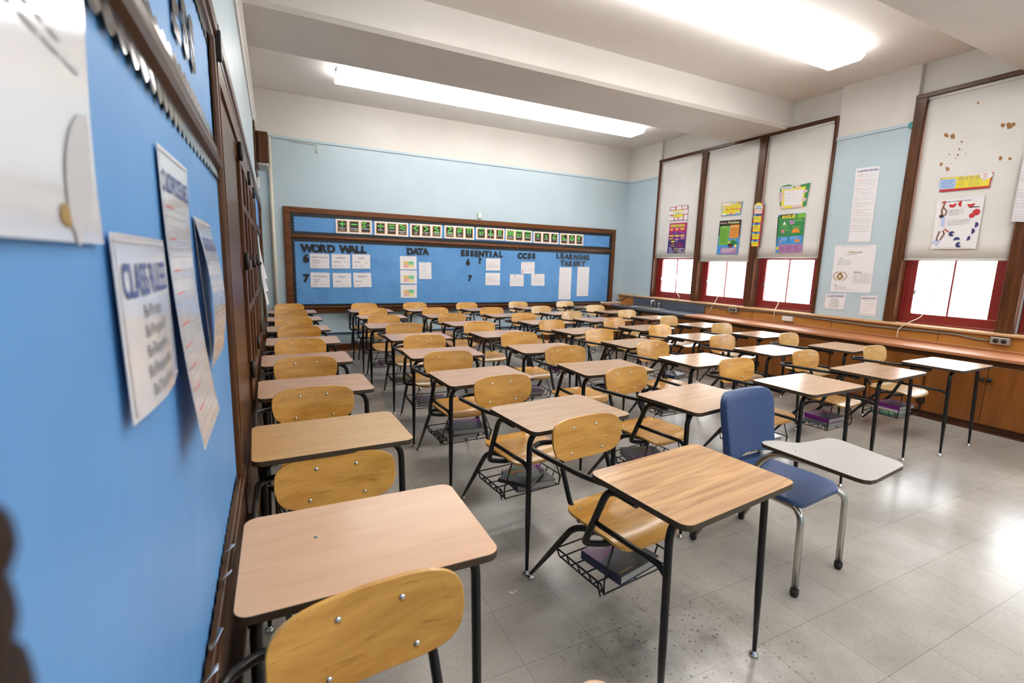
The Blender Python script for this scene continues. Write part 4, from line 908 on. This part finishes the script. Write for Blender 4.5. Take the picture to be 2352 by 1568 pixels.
s = lsheet(.885, 1.118, 1.165, 1.640, lambda u, v: .003+.030*v*v+.012*u*(1-v)*(.4-v)); s.layer(); s.frame(.02, .012, .98, .985, .012, 'ink_light'); s.text('CLASS PROCEDURES', .5, .135, .065, 'ink_navy', 'c', .03, .9)
v = .18; q = 0; rnd = random.Random(5)
while v < .93:
    s.lines(.10, .34, v, v+.014, 1, 'ink_red', q); s.lines(.37, .9, v, v+.014, 1, 'ink_light', q+30); v += .028
    for _ in range(rnd.randint(1, 2)): s.lines(.08, .9, v, v+.014, 1, 'ink_light', q+50); v += .028; q += 1
    v += .02; q += 1
s.done('procedures_sheet', 'long curling class procedures sheet on the near left board', 'paper')
s = lsheet(1.206, 1.462, 1.235, 1.560, lambda u, v: .003+.022*math.sin(PI*v*.9)+.006*v); s.layer(); s.frame(.03, .02, .97, .98, .012, 'ink_light'); s.text('GRADE SCALE', .5, .21, .085, 'ink_navy', 'c', .02, .84)
for q in range(8): s.lines(.14, .8, .29+q*.08, .315+q*.08, 1, 'ink_light', q)
s.done('grade_sheet', 'curling grade scale sheet, farthest paper on the near left board', 'paper')

# dark wooden coat closet with three hinged doors
cl = thing('coat_closet', 'dark wooden closet with three panelled doors along the left wall', 'closet', (XL, 3.6, 0))
def cc(name, bm, m, bev=0, parent=None, **k): bm.transform(Matrix.Translation(-cl.location)); return obj(name, bm, m, parent or cl, bev, **k)
bm = bmesh.new(); box(bm, XL, -.150, 1.985, 5.32, .66, 2.14); box(bm, XL, -.140, 1.985, 5.32, 2.06, 2.14); cc('carcass', bm, 'dark_wood_z')
bm = bmesh.new(); prism(bm, [(XL, 2.14), (-.148, 2.14), (-.139, 2.15), (-.139, 2.17), (-.146, 2.175), (-.132, 2.185), (-.132, 2.235), (-.150, 2.245), (XL, 2.245)], 1.985, 5.32, f=lambda a, b, h: (a, h, b)); cc('top_casing', bm, 'dark_wood')
bm = bmesh.new(); box(bm, XL, -.135, 1.985, 5.32, 0, .62); box(bm, XL, -.128, 1.985, 5.32, .60, .66); box(bm, XL, -.128, 1.985, 5.32, .0, .10); cc('base', bm, 'dark_wood', .004)
for i, (y0, y1) in enumerate(((2.88, 3.74), (3.80, 4.58), (4.64, 5.24))):
    X0, X1 = -.150, -.134
    bm = bmesh.new(); st = .085
    box(bm, X0, X1, y0, y0+st, .70, 2.04); box(bm, X0, X1, y1-st, y1, .70, 2.04)
    for z0, z1 in ((.70, .82), (1.17, 1.21), (1.40, 1.46), (1.72, 1.76), (1.96, 2.04)): box(bm, X0, X1, y0+st, y1-st, z0, z1)
    m1 = (y0+y1)/2; box(bm, X0, X1, m1-.03, m1+.03, .82, 1.96); box(bm, X0, X0+.005, y0+st, y1-st, .82, 1.96)
    d = cc('closet_door', bm, 'dark_wood_z', .004)
    for z in (.88, 1.455, 2.00):
        bm = bmesh.new(); tube(bm, [(-.128, y0-.012, z-.045), (-.128, y0-.012, z+.045)], .010, 8); box(bm, -.1495, -.147, y0-.075, y0-.012, z-.035, z+.035, 1)
        cc('hinge', bm, ['dark_metal', 'brass'], parent=d)
    bm = bmesh.new(); lathe(bm, [(.014, 0), (.010, .012), (.017, .02), (0, .03)], (-.134, y1-.045, 1.42), 10, axis=(1, 0, 0)); cc('knob', bm, 'dark_metal', parent=d)
cl.location.x += .002
# second board
b2 = thing('chalkboard', 'small grey-green board with a blue header far along the left wall', 'chalkboard', (XL, 6.2, 0))
def c2(name, bm, m, bev=0, parent=None, **k): bm.transform(Matrix.Translation(-b2.location)); return obj(name, bm, m, parent or b2, bev, **k)
c2('slate_panel', B(XL, -.152, 5.36, 7.02, .715, 1.78), 'chalk_green'); c2('blue_header', B(XL, -.150, 5.36, 7.02, 1.80, 2.14), 'blue_paper')
bm = bmesh.new(); box(bm, XL, -.132, 5.33, 7.10, 2.14, 2.245); box(bm, XL, -.138, 5.33, 5.39, .66, 2.14); box(bm, XL, -.130, 7.00, 7.10, .66, 2.14); box(bm, XL, -.136, 5.39, 7.0, 1.755, 1.82); box(bm, XL, -.115, 5.33, 7.10, .66, .715); c2('frame', bm, 'dark_wood', .004)
c2('lower_panel', B(XL, -.150, 5.33, 7.10, 0, .66), 'dark_wood')
for i, (y, z0, z1, w_) in enumerate(((5.75, 1.25, 1.70, .22), (6.0, 1.10, 1.60, .22), (6.3, .92, 1.42, .25))):
    s = Sheet([(-.150, y, z1), (-.150, y+w_, z1), (-.150, y+w_+.02, z0), (-.150, y+.02, z0)], NL, off=lambda u, v: .01+.045*v*v+.02*v*u, nu=3, nv=6); s.layer(); s.lines(.1, .9, .1, .9, 12, 'ink_light', i, .008)
    s.done('hanging_paper', ['highest of three white papers hanging on the far left board', 'middle of three white papers hanging on the far left board', 'lowest of three white papers hanging on the far left board'][i], 'paper', 'papers hanging on the far left board')
# door in the far left corner
bm = bmesh.new(); box(bm, XL, -.135, 7.16, 7.26, 0, 2.15); box(bm, XL, -.135, 7.98, 8.08, 0, 2.15); box(bm, XL, -.130, 7.14, 8.10, 2.15, 2.25); box(bm, XL, -.150, 7.26, 7.98, 0, 2.15)
for z0, z1 in ((.25, .95), (1.1, 2.0)): box(bm, -.150, -.146, 7.36, 7.88, z0, z1)
d1 = struct('door_1', bm, 'dark_wood_z', bev=.005)
bm = bmesh.new(); lathe(bm, [(.026, 0), (.026, .004), (.010, .006), (.010, .03), (.024, .04), (.022, .058), (0, .062)], (-.150, 7.33, 1.02), 12, axis=(1, 0, 0)); struct('door_handle', bm, 'chrome', d1)
# wall speaker and boxes above the door
sp = thing('wall_speaker', 'dark brown wooden speaker box high in the left back corner', 'speaker', (XL, 7.55, 2.69))
obj('backing_board', B(0, .022, -.42, .30, -.12, .50), 'dark_wood_z', sp, .004)
obj('cabinet', B(.022, .165, -.20, .22, .02, .41), 'dark_wood_z', sp, .012)
obj('grille', B(.165, .170, -.17, .19, .05, .38), 'black_card', sp, .003); obj('lower_lip', B(.022, .160, -.20, .22, -.03, .019), 'outlet_steel', sp, .012)
obj('divider', B(.06, .075, -.203, -.20, .02, .41), 'brass', sp)
tag(obj('switch_box', B(XL, -.125, 7.72, 7.80, 2.42, 2.58), 'plastic_white', None, .004), 'small white switch box below the speaker in the left back corner', 'switch box')

# ------------------------------------------------------------------ student desks
LR = .0135
def mk_desk(name='student_desk'):
    t = thing(name, '-', 'desk', (0, 0, 0), 0, 'student desks with attached chairs')
    bm = bmesh.new(); o_ = rrect(-.305, .305, -.215, .215, .036, 6)
    prism(bm, o_, .718, .74, 0, 1); obj('tabletop', bm, ['top_tan', 'top_edge'], t, .0025)
    # bent plywood seat
    def ply(fn, out, th, nm, mat):
        bm = bmesh.new(); rings = []; n = len(out)
        for sc in (1, .985, .8, .55, .25):
            rings.append([[bm.verts.new(fn(a*sc, b*sc, h)) for a, b in out] for h in (0, -th)])
        cen = [bm.verts.new(fn(0, 0, h)) for h in (0, -th)]
        for A, Bq in zip(rings, rings[1:]):
            for s_ in (0, 1):
                for k in range(n):
                    f = bm.faces.new((A[s_][k], A[s_][(k+1) % n], Bq[s_][(k+1) % n], Bq[s_][k])); f.smooth = True
        for s_ in (0, 1):
            for k in range(n): bm.faces.new((rings[-1][s_][k], rings[-1][s_][(k+1) % n], cen[s_])).smooth = True
        for k in range(n): bm.faces.new((rings[0][0][k], rings[0][0][(k+1) % n], rings[0][1][(k+1) % n], rings[0][1][k]))
        return obj(nm, bm, mat, t)
    def sup(a, b, n, N=44, tap=0):
        out = []
        for k in range(N):
            th = 2*PI*k/N; c, s_ = math.cos(th), math.sin(th)
            x = a*math.copysign(abs(c)**(2/n), c); y = b*math.copysign(abs(s_)**(2/n), s_)
            if y < 0: x *= 1 - tap*(-y/b)**1.6
            out.append((x, y))
        return out
    def seatf(a, b, h):
        z = .444 - .004*math.cos(a/.19*PI)*.5; fr = -b
        if fr > .10: z -= .030*((fr-.10)/.085)**1.7
        if b > .12: z += .010*((b-.12)/.06)**2
        return (a, .315+b, z+h)
    seat = ply(seatf, sup(.193, .180, 5.5), .011, 'seat', 'chair_wood')
    def backf(a, b, h):
        return (a-.012, .562 + .18*b - .62*a*a + -h*1.0, .712+b)
    back = ply(backf, sup(.203, .092, 4.2, tap=.15), .011, 'backrest', 'chair_wood')
    def rivet(par, p, ax):
        bm = bmesh.new(); lathe(bm, [(.0075, -.001), (.0068, .0022), (.004, .0038), (0, .0045)], p, 8, axis=ax); obj('rivet', bm, 'chrome', par)
    for a, b in ((-.067, .048), (.067, .048), (-.092, -.060), (.092, -.060)):
        p = Vector(backf(a, b, 0)); rivet(back, p + Vector((0, -.0005, 0)), (1.24*a*-1, -1, .18))
    for a, b in ((-.135, -.115), (.135, -.115), (-.135, .125), (.135, .125)): rivet(seat, Vector(seatf(a, b, 0)), (0, -.25 if b < 0 else 0, 1))
    def leg(nm, pts, rad, taper=True, r=LR):
        P = bend(pts, rad, 6); zt = .30; R = []
        # add points for the taper
        Q = []
        for p, q in zip(P, P[1:]):
            Q.append(p)
            if p.z > .27 > q.z:
                k = (p.z-.27)/(p.z-q.z); Q.append(p.lerp(q, k))
        Q.append(P[-1])
        for p in Q: R.append(r if p.z >= .265 or not taper else max(.0078, r*(.56+.44*p.z/.27)))
        bm = bmesh.new(); tube(bm, Q, R, 10); o = obj(nm, bm, 'black_steel', t)
        e = P[-1]; bm = bmesh.new(); lathe(bm, [(.007, .030), (.007, .014), (.017, .010), (.018, .003), (.013, 0)], (e.x, e.y, 0), 12); obj('glide', bm, 'chrome', o)
        return o
    for sx in (-1, 1):
        leg('leg', [(sx*.10, -.11, .704), (sx*.268, -.125, .704), (sx*.276, -.153, .022)], .075)
    for sx in (-1, 1):
        leg('leg', [(sx*.14, .235, .424), (sx*.21, .375, .424), (sx*.212, .672, .022)], .07)
    bm = bmesh.new(); tube(bm, bend([(-.278, .0, .705), (-.278, .135, .705), (-.276, .235, .462), (-.262, .262, .422), (-.19, .215, .420), (.17, .215, .420)], [.055, .05, .03, .03], 5), LR, 10); obj('side_tube', bm, 'black_steel', t)
    bm = bmesh.new(); tube(bm, bend([(-.276, .195, .545), (-.271, -.10, .545), (-.271, -.135, .515)], .02), .0105, 8); obj('stretcher', bm, 'black_steel', t)
    bm = bmesh.new(); tube(bm, bend([(-.225, .03, .706), (-.268, .17, .706), (-.290, .27, .702), (-.290, .60, .690), (-.215, .640, .690), (-.05, .590, .690)], [.03, .05, .05, .03], 5), .0115, 10); obj('arm_rail', bm, 'black_steel', t)
    for sx in (-1, 1):
        bm = bmesh.new(); tube(bm, bend([(sx*.13-.012, .26, .421), (sx*.135-.012, .475, .421), (sx*.135-.012, .566, .62), (sx*.100-.012, .592, .765)], [.06, .04], 5), .0115, 10); obj('back_post', bm, 'black_steel', t)
    bm = bmesh.new(); tube(bm, [(-.175, .40, .421), (.175, .40, .421)], .011, 8); obj('seat_brace', bm, 'black_steel', t)
    # wire book basket
    bm = bmesh.new(); W_ = .0038; x0, x1, y0, y1, zb, zt = -.205, .205, .215, .495, .20, .252
    rw = lambda pts, rad=.012: tube(bm, bend(pts, rad, 3), W_, 6)
    rw([(x0, y1, zt), (x0, y0+.02, zt), (x0, y0, zb), (x0, y0, zb)][:3] + [(x0+.002, y0, zb)])
    for y in (y0, y0+.07, y0+.14, y0+.21, y1): rw([(x0, y, zt), (x0+.02, y, zb), (x1-.02, y, zb), (x1, y, zt)])
    for x in (x0+.025, (x0+x1)/2, x1-.025): rw([(x, y0-.004, zb), (x, y1+.004, zb)])
    rw([(x0, y0, zt), (x0, y1, zt)]); rw([(x1, y0, zt), (x1, y1, zt)]); rw([(x0, y1, zt), (x1, y1, zt)]); rw([(x0+.02, y1, zb), (x1-.02, y1, zb)])
    for sx in (-1, 1): rw([(sx*.13, .225, .418), (sx*.19, y0-.002, zt+.01), (sx*.187, y0-.002, zb)])
    obj('book_basket', bm, 'black_steel', t)
    return t
desk0 = mk_desk()
COLS = [
 [(.225, .365, .11), (.195, 1.243, -.006), (.190, 2.105, .035), (.190, 2.982, .020), (.190, 3.823, .012), (.208, 4.693, -.006), (.205, 5.547, .03), (.198, 6.456, .02), (.198, 7.33, .02)],
 [(1.321, 1.161, .112), (1.291, 2.018, .098), (1.218, 2.899, .058), (1.23, 3.772, -.035), (1.265, 4.672, -.01), (1.214, 5.56, -.03), (1.266, 6.483, .005), (1.262, 7.298, -.015)],
 [(2.221, 1.963, .139), (2.201, 2.837, -.022), (2.182, 3.704, -.051), (2.174, 4.627, .039), (2.17, 5.554, .065), (2.158, 6.413, -.019), (2.107, 7.321, .02)],
 [(3.233, 1.94, .027), (3.187, 2.815, .035), (3.238, 3.685, .084), (3.20, 4.60, .13), (3.181, 5.437, .023), (3.06, 6.32, .0), (3.026, 7.225, .08)],
 [(4.229, 2.014, .063), (4.276, 2.945, .052), (4.257, 3.819, .112), (4.198, 4.62, .13), (4.12, 5.54, .14), (4.07, 6.43, .10), (4.058, 7.32, .047)],
 [(5.205, 1.965, .031), (5.249, 2.84, .112), (5.222, 3.749, .063), (5.231, 4.645, .17), (5.202, 5.57, .13), (5.157, 6.45, .018), (5.08, 7.33, .03)]]
CN = ['column along the left wall', 'second column from the left wall', 'third column from the left wall', 'third column from the windows', 'second column from the windows', 'column beside the window cabinets']
LOOK = {'top_tan': 'tan-topped', 'top_rose': 'rosy-brown-topped', 'top_oak': 'oak-grained', 'top_pink': 'pale-pink-topped', 'top_maple': 'honey-topped'}
TOP = {(0, 0): 'top_pink', (0, 1): 'top_pink', (0, 2): 'top_maple', (0, 3): 'top_rose', (0, 4): 'top_rose', (0, 5): 'top_rose', (1, 0): 'top_oak', (1, 1): 'top_tan', (2, 0): 'top_tan', (1, 2): 'top_rose'}
DESK = {}
first = True
for c, col in enumerate(COLS):
    for r, (x, y, th) in enumerate(col):
        o = desk0 if first else dup(desk0); first = False
        o.location = (x, y, 0); o.rotation_euler = (0, 0, th); DESK[c, r] = o
        m = TOP.get((c, r)) or ('top_rose' if (c < 3 and r > 2) else 'top_tan')
        o['label'] = '%s student desk with attached chair, %s from front, %s' % (LOOK[m], ORD[r], CN[c])
        top = [q for q in o.children if q.name.startswith('tabletop')][0]
        top.material_slots[0].link = 'OBJECT'; top.material_slots[0].material = MATS[m]
        if c == 5 or (c == 4 and r > 3):
            for q in o.children:
                if q.name.startswith(('seat', 'backrest')) and not q.name.startswith('seat_brace'):
                    q.material_slots[0].link = 'OBJECT'; q.material_slots[0].material = MATS['chair_wood_pale']

# the chair of the second desk by the wall has a lower, wider back tucked under the next desktop
for q in DESK[0, 1].children:
    if q.name.startswith('backrest'): q.location = (.0, .075, -.128); q.scale = (1.10, 1, 1.06)
    elif q.name.startswith('back_post'): q.location = (0, .085, .421*.18); q.scale = (1, 1, .82)
    elif q.name.startswith('arm_rail'): q.location = (0, .085, -.05)
# ------------------------------------------------------------------ textbooks in the baskets
def mk_book(kind, sx, sy, t):
    r = thing('textbook', '-', 'book', (0, 0, 0), 0, 'textbooks in the desk baskets')
    cov = {'pre': 'book_blue', 'dark': 'book_black', 'purple': 'book_purple', 'grey': 'book_grey', 'white': 'book_white', 'teal': 'book_teal'}[kind]
    bm = bmesh.new(); box(bm, -sx/2, sx/2, -sy/2, sy/2, 0, .003); box(bm, -sx/2, -sx/2+.003, -sy/2, sy/2, .003, t-.003)
    s = Sheet([(-sx/2, sy/2, t), (sx/2, sy/2, t), (sx/2, -sy/2, t), (-sx/2, -sy/2, t)], (0, 0, 1), base=cov, lift=0, thick=.003)
    s.mi(cov)
    if kind == 'pre':
        s.z = 0; s.poly([(0, 0), (0, .50), (.35, .40), (.70, .34), (1, .46), (1, 0)], 'book_purple'); s.poly([(0, .55), (.3, .62), (.55, .48), (.8, .66), (1, .55), (1, 1), (0, 1)], 'book_black'); s.layer(); s.text('Pre-Algebra', .46, .20, .085, 'white', 'c', .01, .8); s.poly([(.85, .24), (.94, .26), (.9, .31)], 'mint'); s.rect(.05, .90, .35, .93, 'gold_print')
    elif kind == 'dark':
        s.poly([(.25, .15), (.7, .10), (.85, .35), (.6, .55), (.3, .45)], 'green'); s.layer(); s.disc(.48, .28, .14, 'orange'); s.disc(.62, .40, .09, 'orange'); s.disc(.42, .40, .10, 'book_teal'); s.lines(.2, .8, .70, .76, 1, 'ink_light', 2)
    elif kind == 'purple': s.poly([(0, .5), (.5, .3), (1, .6), (1, 1), (0, 1)], 'book_blue'); s.layer(); s.lines(.1, .9, .12, .2, 1, 'white', 5)
    elif kind == 'grey': s.rect(.1, .1, .9, .35, 'book_blue')
    elif kind == 'white': s.poly([(.1, .5), (.6, .35), (.9, .7), (.4, .9)], 'lilac')
    elif kind == 'teal': s.rect(.1, .12, .9, .3, 'orange'); s.rect(.1, .4, .9, .8, 'leaf')
    top = obj('front_cover', s.bm, s.mats, r, recalc=False); obj('back_cover', bm, cov, r); obj('pages', B(-sx/2+.003, sx/2-.004, -sy/2+.004, sy/2-.004, .003, t-.003), 'pages', r)
    return r
BK = {'pre': 'purple and blue mathematics textbook', 'dark': 'black textbook with an orange picture', 'purple': 'thick purple textbook', 'grey': 'grey textbook', 'white': 'glossy white textbook', 'teal': 'green and orange textbook'}
DIM = {'pre': (.25, .225, .040), 'dark': (.235, .20, .022), 'purple': (.24, .21, .036), 'grey': (.24, .21, .034), 'white': (.24, .21, .030), 'teal': (.25, .22, .016)}
PROTO = {}
PLACE = {
 (1, 0): [('pre', .02, .335, .08)], (1, 1): [('pre', .045, .33, -.12), ('dark', -.01, .315, .62)], (1, 2): [('grey', -.03, .34, .05), ('pre', .05, .345, -.16)],
 (1, 3): [('pre', .0, .345, -.1)], (1, 4): [('dark', -.05, .345, .0)], (1, 5): [('purple', .02, .35, .1)], (1, 6): [('grey', .0, .35, 0)],
 (2, 0): [('teal', .05, .335, .15), ('pre', -.01, .355, 2.75)], (2, 1): [('grey', -.06, .35, .05)], (2, 2): [('dark', .0, .34, 0), ('purple', .02, .345, -.1)], (2, 3): [('purple', .0, .34, .2)], (2, 4): [('grey', .02, .34, .1)],
 (3, 0): [('teal', -.05, .34, .1), ('white', .06, .345, .0)], (3, 1): [('grey', .0, .34, -.1), ('white', .0, .34, .15)], (3, 2): [('dark', .0, .34, .0)], (3, 3): [('purple', .0, .34, .0)],
 (4, 0): [('grey', .0, .34, .0), ('purple', .02, .345, -.05)], (4, 1): [('white', .0, .345, .1)], (4, 2): [('pre', .02, .345, .1)],
 (5, 0): [('teal', -.05, .34, .05), ('white', .0, .345, .0), ('purple', .03, .34, -.08)], (5, 1): [('purple', .0, .34, .1)]}
def put_book(k, M_, label):
    if k not in PROTO: PROTO[k] = b = mk_book(k, *DIM[k])
    else: b = dup(PROTO[k])
    b.location = M_.to_translation(); b.rotation_euler = (0, 0, M_.to_euler().z); b['label'] = label; return b
SHORT = ['left wall column', 'second column from left', 'third column from left', 'fourth column from left', 'fifth column from left', 'column by the cabinets']
for (c, r), lst in PLACE.items():
    d = DESK[c, r]; D_ = Matrix.Translation(d.location) @ Matrix.Rotation(d.rotation_euler.z, 4, 'Z'); z = .2045
    for q, (k, dx, dy, a) in enumerate(lst):
        put_book(k, D_ @ Matrix.Translation((dx, dy, z)) @ Matrix.Rotation(a, 4, 'Z'), '%s under the %s desk from front, %s' % (BK[k], ORD[r], SHORT[c])); z += DIM[k][2]+.0015
p = at('z', .7405, 725, 1233); bm = bmesh.new(); lathe(bm, [(.005, 0), (0, .0004)], (0, 0, 0), 10); o = obj('ink_spot', bm, 'teal', DESK[0, 1]); o.location = Matrix.Rotation(-DESK[0, 1].rotation_euler.z, 4, 'Z') @ (p - DESK[0, 1].location)
d = DESK[5, 6]
put_book('dark', Matrix.Translation((d.location.x-.19, d.location.y-.07, .7405)) @ Matrix.Rotation(.1, 4, 'Z'), 'black book lying on the farthest right desktop by the sink counter')

# ------------------------------------------------------------------ blue tablet-arm chair
bc = thing('tablet_chair', 'blue plastic chair with chrome legs and a grey writing tablet', 'chair', (2.275, 1.46, 0), .10)
def slabshell(out, fn, th, nm, mat, par):
    bm = bmesh.new(); n = len(out); rings = []
    for sc, hh in ((1, .70), (.988, .93), (.962, 1), (.75, 1), (.45, 1), (.15, 1)):
        rings.append([[bm.verts.new(fn(a*sc, b*sc, th*.5*hh*sg)) for a, b in out] for sg in (1, -1)])
    for A, Bq in zip(rings, rings[1:]):
        for s_ in (0, 1):
            for k in range(n): bm.faces.new((A[s_][k], A[s_][(k+1) % n], Bq[s_][(k+1) % n], Bq[s_][k])).smooth = True
    for s_ in (0, 1): bm.faces.new(rings[-1][s_])
    for k in range(n): bm.faces.new((rings[0][0][k], rings[0][0][(k+1) % n], rings[0][1][(k+1) % n], rings[0][1][k])).smooth = True
    return obj(nm, bm, mat, par)
def fine(o_, n=3):
    out = []
    for p, q in zip(o_, o_[1:]+o_[:1]):
        for k in range(n): out.append((p[0]+(q[0]-p[0])*k/n, p[1]+(q[1]-p[1])*k/n))
    return out
slabshell(fine(rrect(-.205, .205, -.215, .20, .05)), lambda a, b, h: (a*(1-.05*(b > 0)), b, .438+h - (.025*max(0, (-b-.12)/.1)**2) + .03*max(0, (b-.14)/.06)**2), .022, 'seat', 'blue_plastic_and_shadow', bc)
slabshell(fine(rrect(-.215, .215, -.185, .185, .07)), lambda a, b, h: (a*(1-.04*(b < 0)), .205+.16*b-.55*a*a-h, .665+b+ (.045*(1-(a/.215)**2) if b < -.12 else 0)*((-b-.12)/.065 if b < -.12 else 0)), .045, 'backrest', 'blue_plastic_and_shadow', bc)
def cleg(pts, rad=.07, nm='leg', foot=True):
    P = bend(pts, rad, 6); bm = bmesh.new(); tube(bm, P, .0155, 8); o = obj(nm, bm, 'worn_chrome', bc)
    if foot:
        e = P[-1]; bm = bmesh.new(); lathe(bm, [(.019, .036), (.0195, .014), (.016, .008), (.014, 0)], (e.x, e.y, 0), 10); obj('foot_cap', bm, 'rubber', o)
    return o
for sx in (-1, 1):
    cleg([(sx*.16, .12, .412), (sx*.185, -.19, .412), (sx*.208, -.232, .385), (sx*.208, -.246, .02)], [.02, .035])
    cleg([(sx*.165, -.05, .408), (sx*.19, .10, .408), (sx*.225, .295, .02)], .06)
    cleg([(sx*.14, -.02, .418), (sx*.15, .185, .418), (sx*.15, .185, .66)], .05, 'back_post', False)
cleg([(-.17, .06, .412), (-.246, .03, .43), (-.242, -.045, .60), (-.234, -.11, .655), (-.215, -.32, .655)], [.03, .04, .04], 'tablet_post', False)
tbw = [(2.020, 1.36), (2.022, 1.385), (2.04, 1.405), (2.07, 1.410), (2.12, 1.395), (2.17, 1.345), (2.21, 1.327), (2.30, 1.320), (2.40, 1.316), (2.43, 1.302), (2.44, 1.27), (2.405, 1.02), (2.39, .99), (2.36, .975), (2.10, .945), (2.065, .948), (2.045, .965), (2.038, .99)]
ca, sa = math.cos(.10), math.sin(.10)
tb = [((x-2.275)*ca+(y-1.46)*sa, -(x-2.275)*sa+(y-1.46)*ca) for x, y in tbw]
bm = bmesh.new(); prism(bm, tb[::-1], .664, .682, 0, 1); o = obj('writing_tablet', bm, ['tablet_grey', 'top_edge'], bc, .002); o['label'] = 'grey laminate writing tablet with dark edge'
obj('tablet_bracket', B(-.245, -.195, -.38, -.13, .655, .664), 'chrome', bc, .002)
bm = bmesh.new()
for y in (-.17, -.31): lathe(bm, [(.009, 0), (.008, .0012), (0, .0012)], (-.215, y, .682), 10)
obj('screw', bm, 'chrome', bc)

# small litter on the floor
bm = bmesh.new(); p = at('z', 0, 1172, 1361); rnd = random.Random(3)
for q in range(5):
    a = rnd.uniform(0, 6); c_ = Vector((p.x+rnd.uniform(-.03, .03), p.y+rnd.uniform(-.012, .012), .002)); bm.faces.new([bm.verts.new(c_+Vector((.008*math.cos(a+k*1.6), .005*math.sin(a+k*1.6), .003*(k % 2)))) for k in range(4)])
o = obj('plastic_scrap', bm, 'paper_glossy', recalc=False); m = o.modifiers.new('t', 'SOLIDIFY'); m.thickness = .001; tag(o, 'crumpled clear plastic scrap on the floor by the front desks', 'litter')

# ------------------------------------------------------------------ a hand at the left edge, close to the lens
def cp(px, py, d): return CPOS + (CR*((px-1176)/FPX) + CD*((py-784)/FPX) + CF)*d
tips = [cp(-50, 1195, .132), cp(-42, 1350, .132), cp(-8, 1508, .131), cp(15, 1650, .128)]
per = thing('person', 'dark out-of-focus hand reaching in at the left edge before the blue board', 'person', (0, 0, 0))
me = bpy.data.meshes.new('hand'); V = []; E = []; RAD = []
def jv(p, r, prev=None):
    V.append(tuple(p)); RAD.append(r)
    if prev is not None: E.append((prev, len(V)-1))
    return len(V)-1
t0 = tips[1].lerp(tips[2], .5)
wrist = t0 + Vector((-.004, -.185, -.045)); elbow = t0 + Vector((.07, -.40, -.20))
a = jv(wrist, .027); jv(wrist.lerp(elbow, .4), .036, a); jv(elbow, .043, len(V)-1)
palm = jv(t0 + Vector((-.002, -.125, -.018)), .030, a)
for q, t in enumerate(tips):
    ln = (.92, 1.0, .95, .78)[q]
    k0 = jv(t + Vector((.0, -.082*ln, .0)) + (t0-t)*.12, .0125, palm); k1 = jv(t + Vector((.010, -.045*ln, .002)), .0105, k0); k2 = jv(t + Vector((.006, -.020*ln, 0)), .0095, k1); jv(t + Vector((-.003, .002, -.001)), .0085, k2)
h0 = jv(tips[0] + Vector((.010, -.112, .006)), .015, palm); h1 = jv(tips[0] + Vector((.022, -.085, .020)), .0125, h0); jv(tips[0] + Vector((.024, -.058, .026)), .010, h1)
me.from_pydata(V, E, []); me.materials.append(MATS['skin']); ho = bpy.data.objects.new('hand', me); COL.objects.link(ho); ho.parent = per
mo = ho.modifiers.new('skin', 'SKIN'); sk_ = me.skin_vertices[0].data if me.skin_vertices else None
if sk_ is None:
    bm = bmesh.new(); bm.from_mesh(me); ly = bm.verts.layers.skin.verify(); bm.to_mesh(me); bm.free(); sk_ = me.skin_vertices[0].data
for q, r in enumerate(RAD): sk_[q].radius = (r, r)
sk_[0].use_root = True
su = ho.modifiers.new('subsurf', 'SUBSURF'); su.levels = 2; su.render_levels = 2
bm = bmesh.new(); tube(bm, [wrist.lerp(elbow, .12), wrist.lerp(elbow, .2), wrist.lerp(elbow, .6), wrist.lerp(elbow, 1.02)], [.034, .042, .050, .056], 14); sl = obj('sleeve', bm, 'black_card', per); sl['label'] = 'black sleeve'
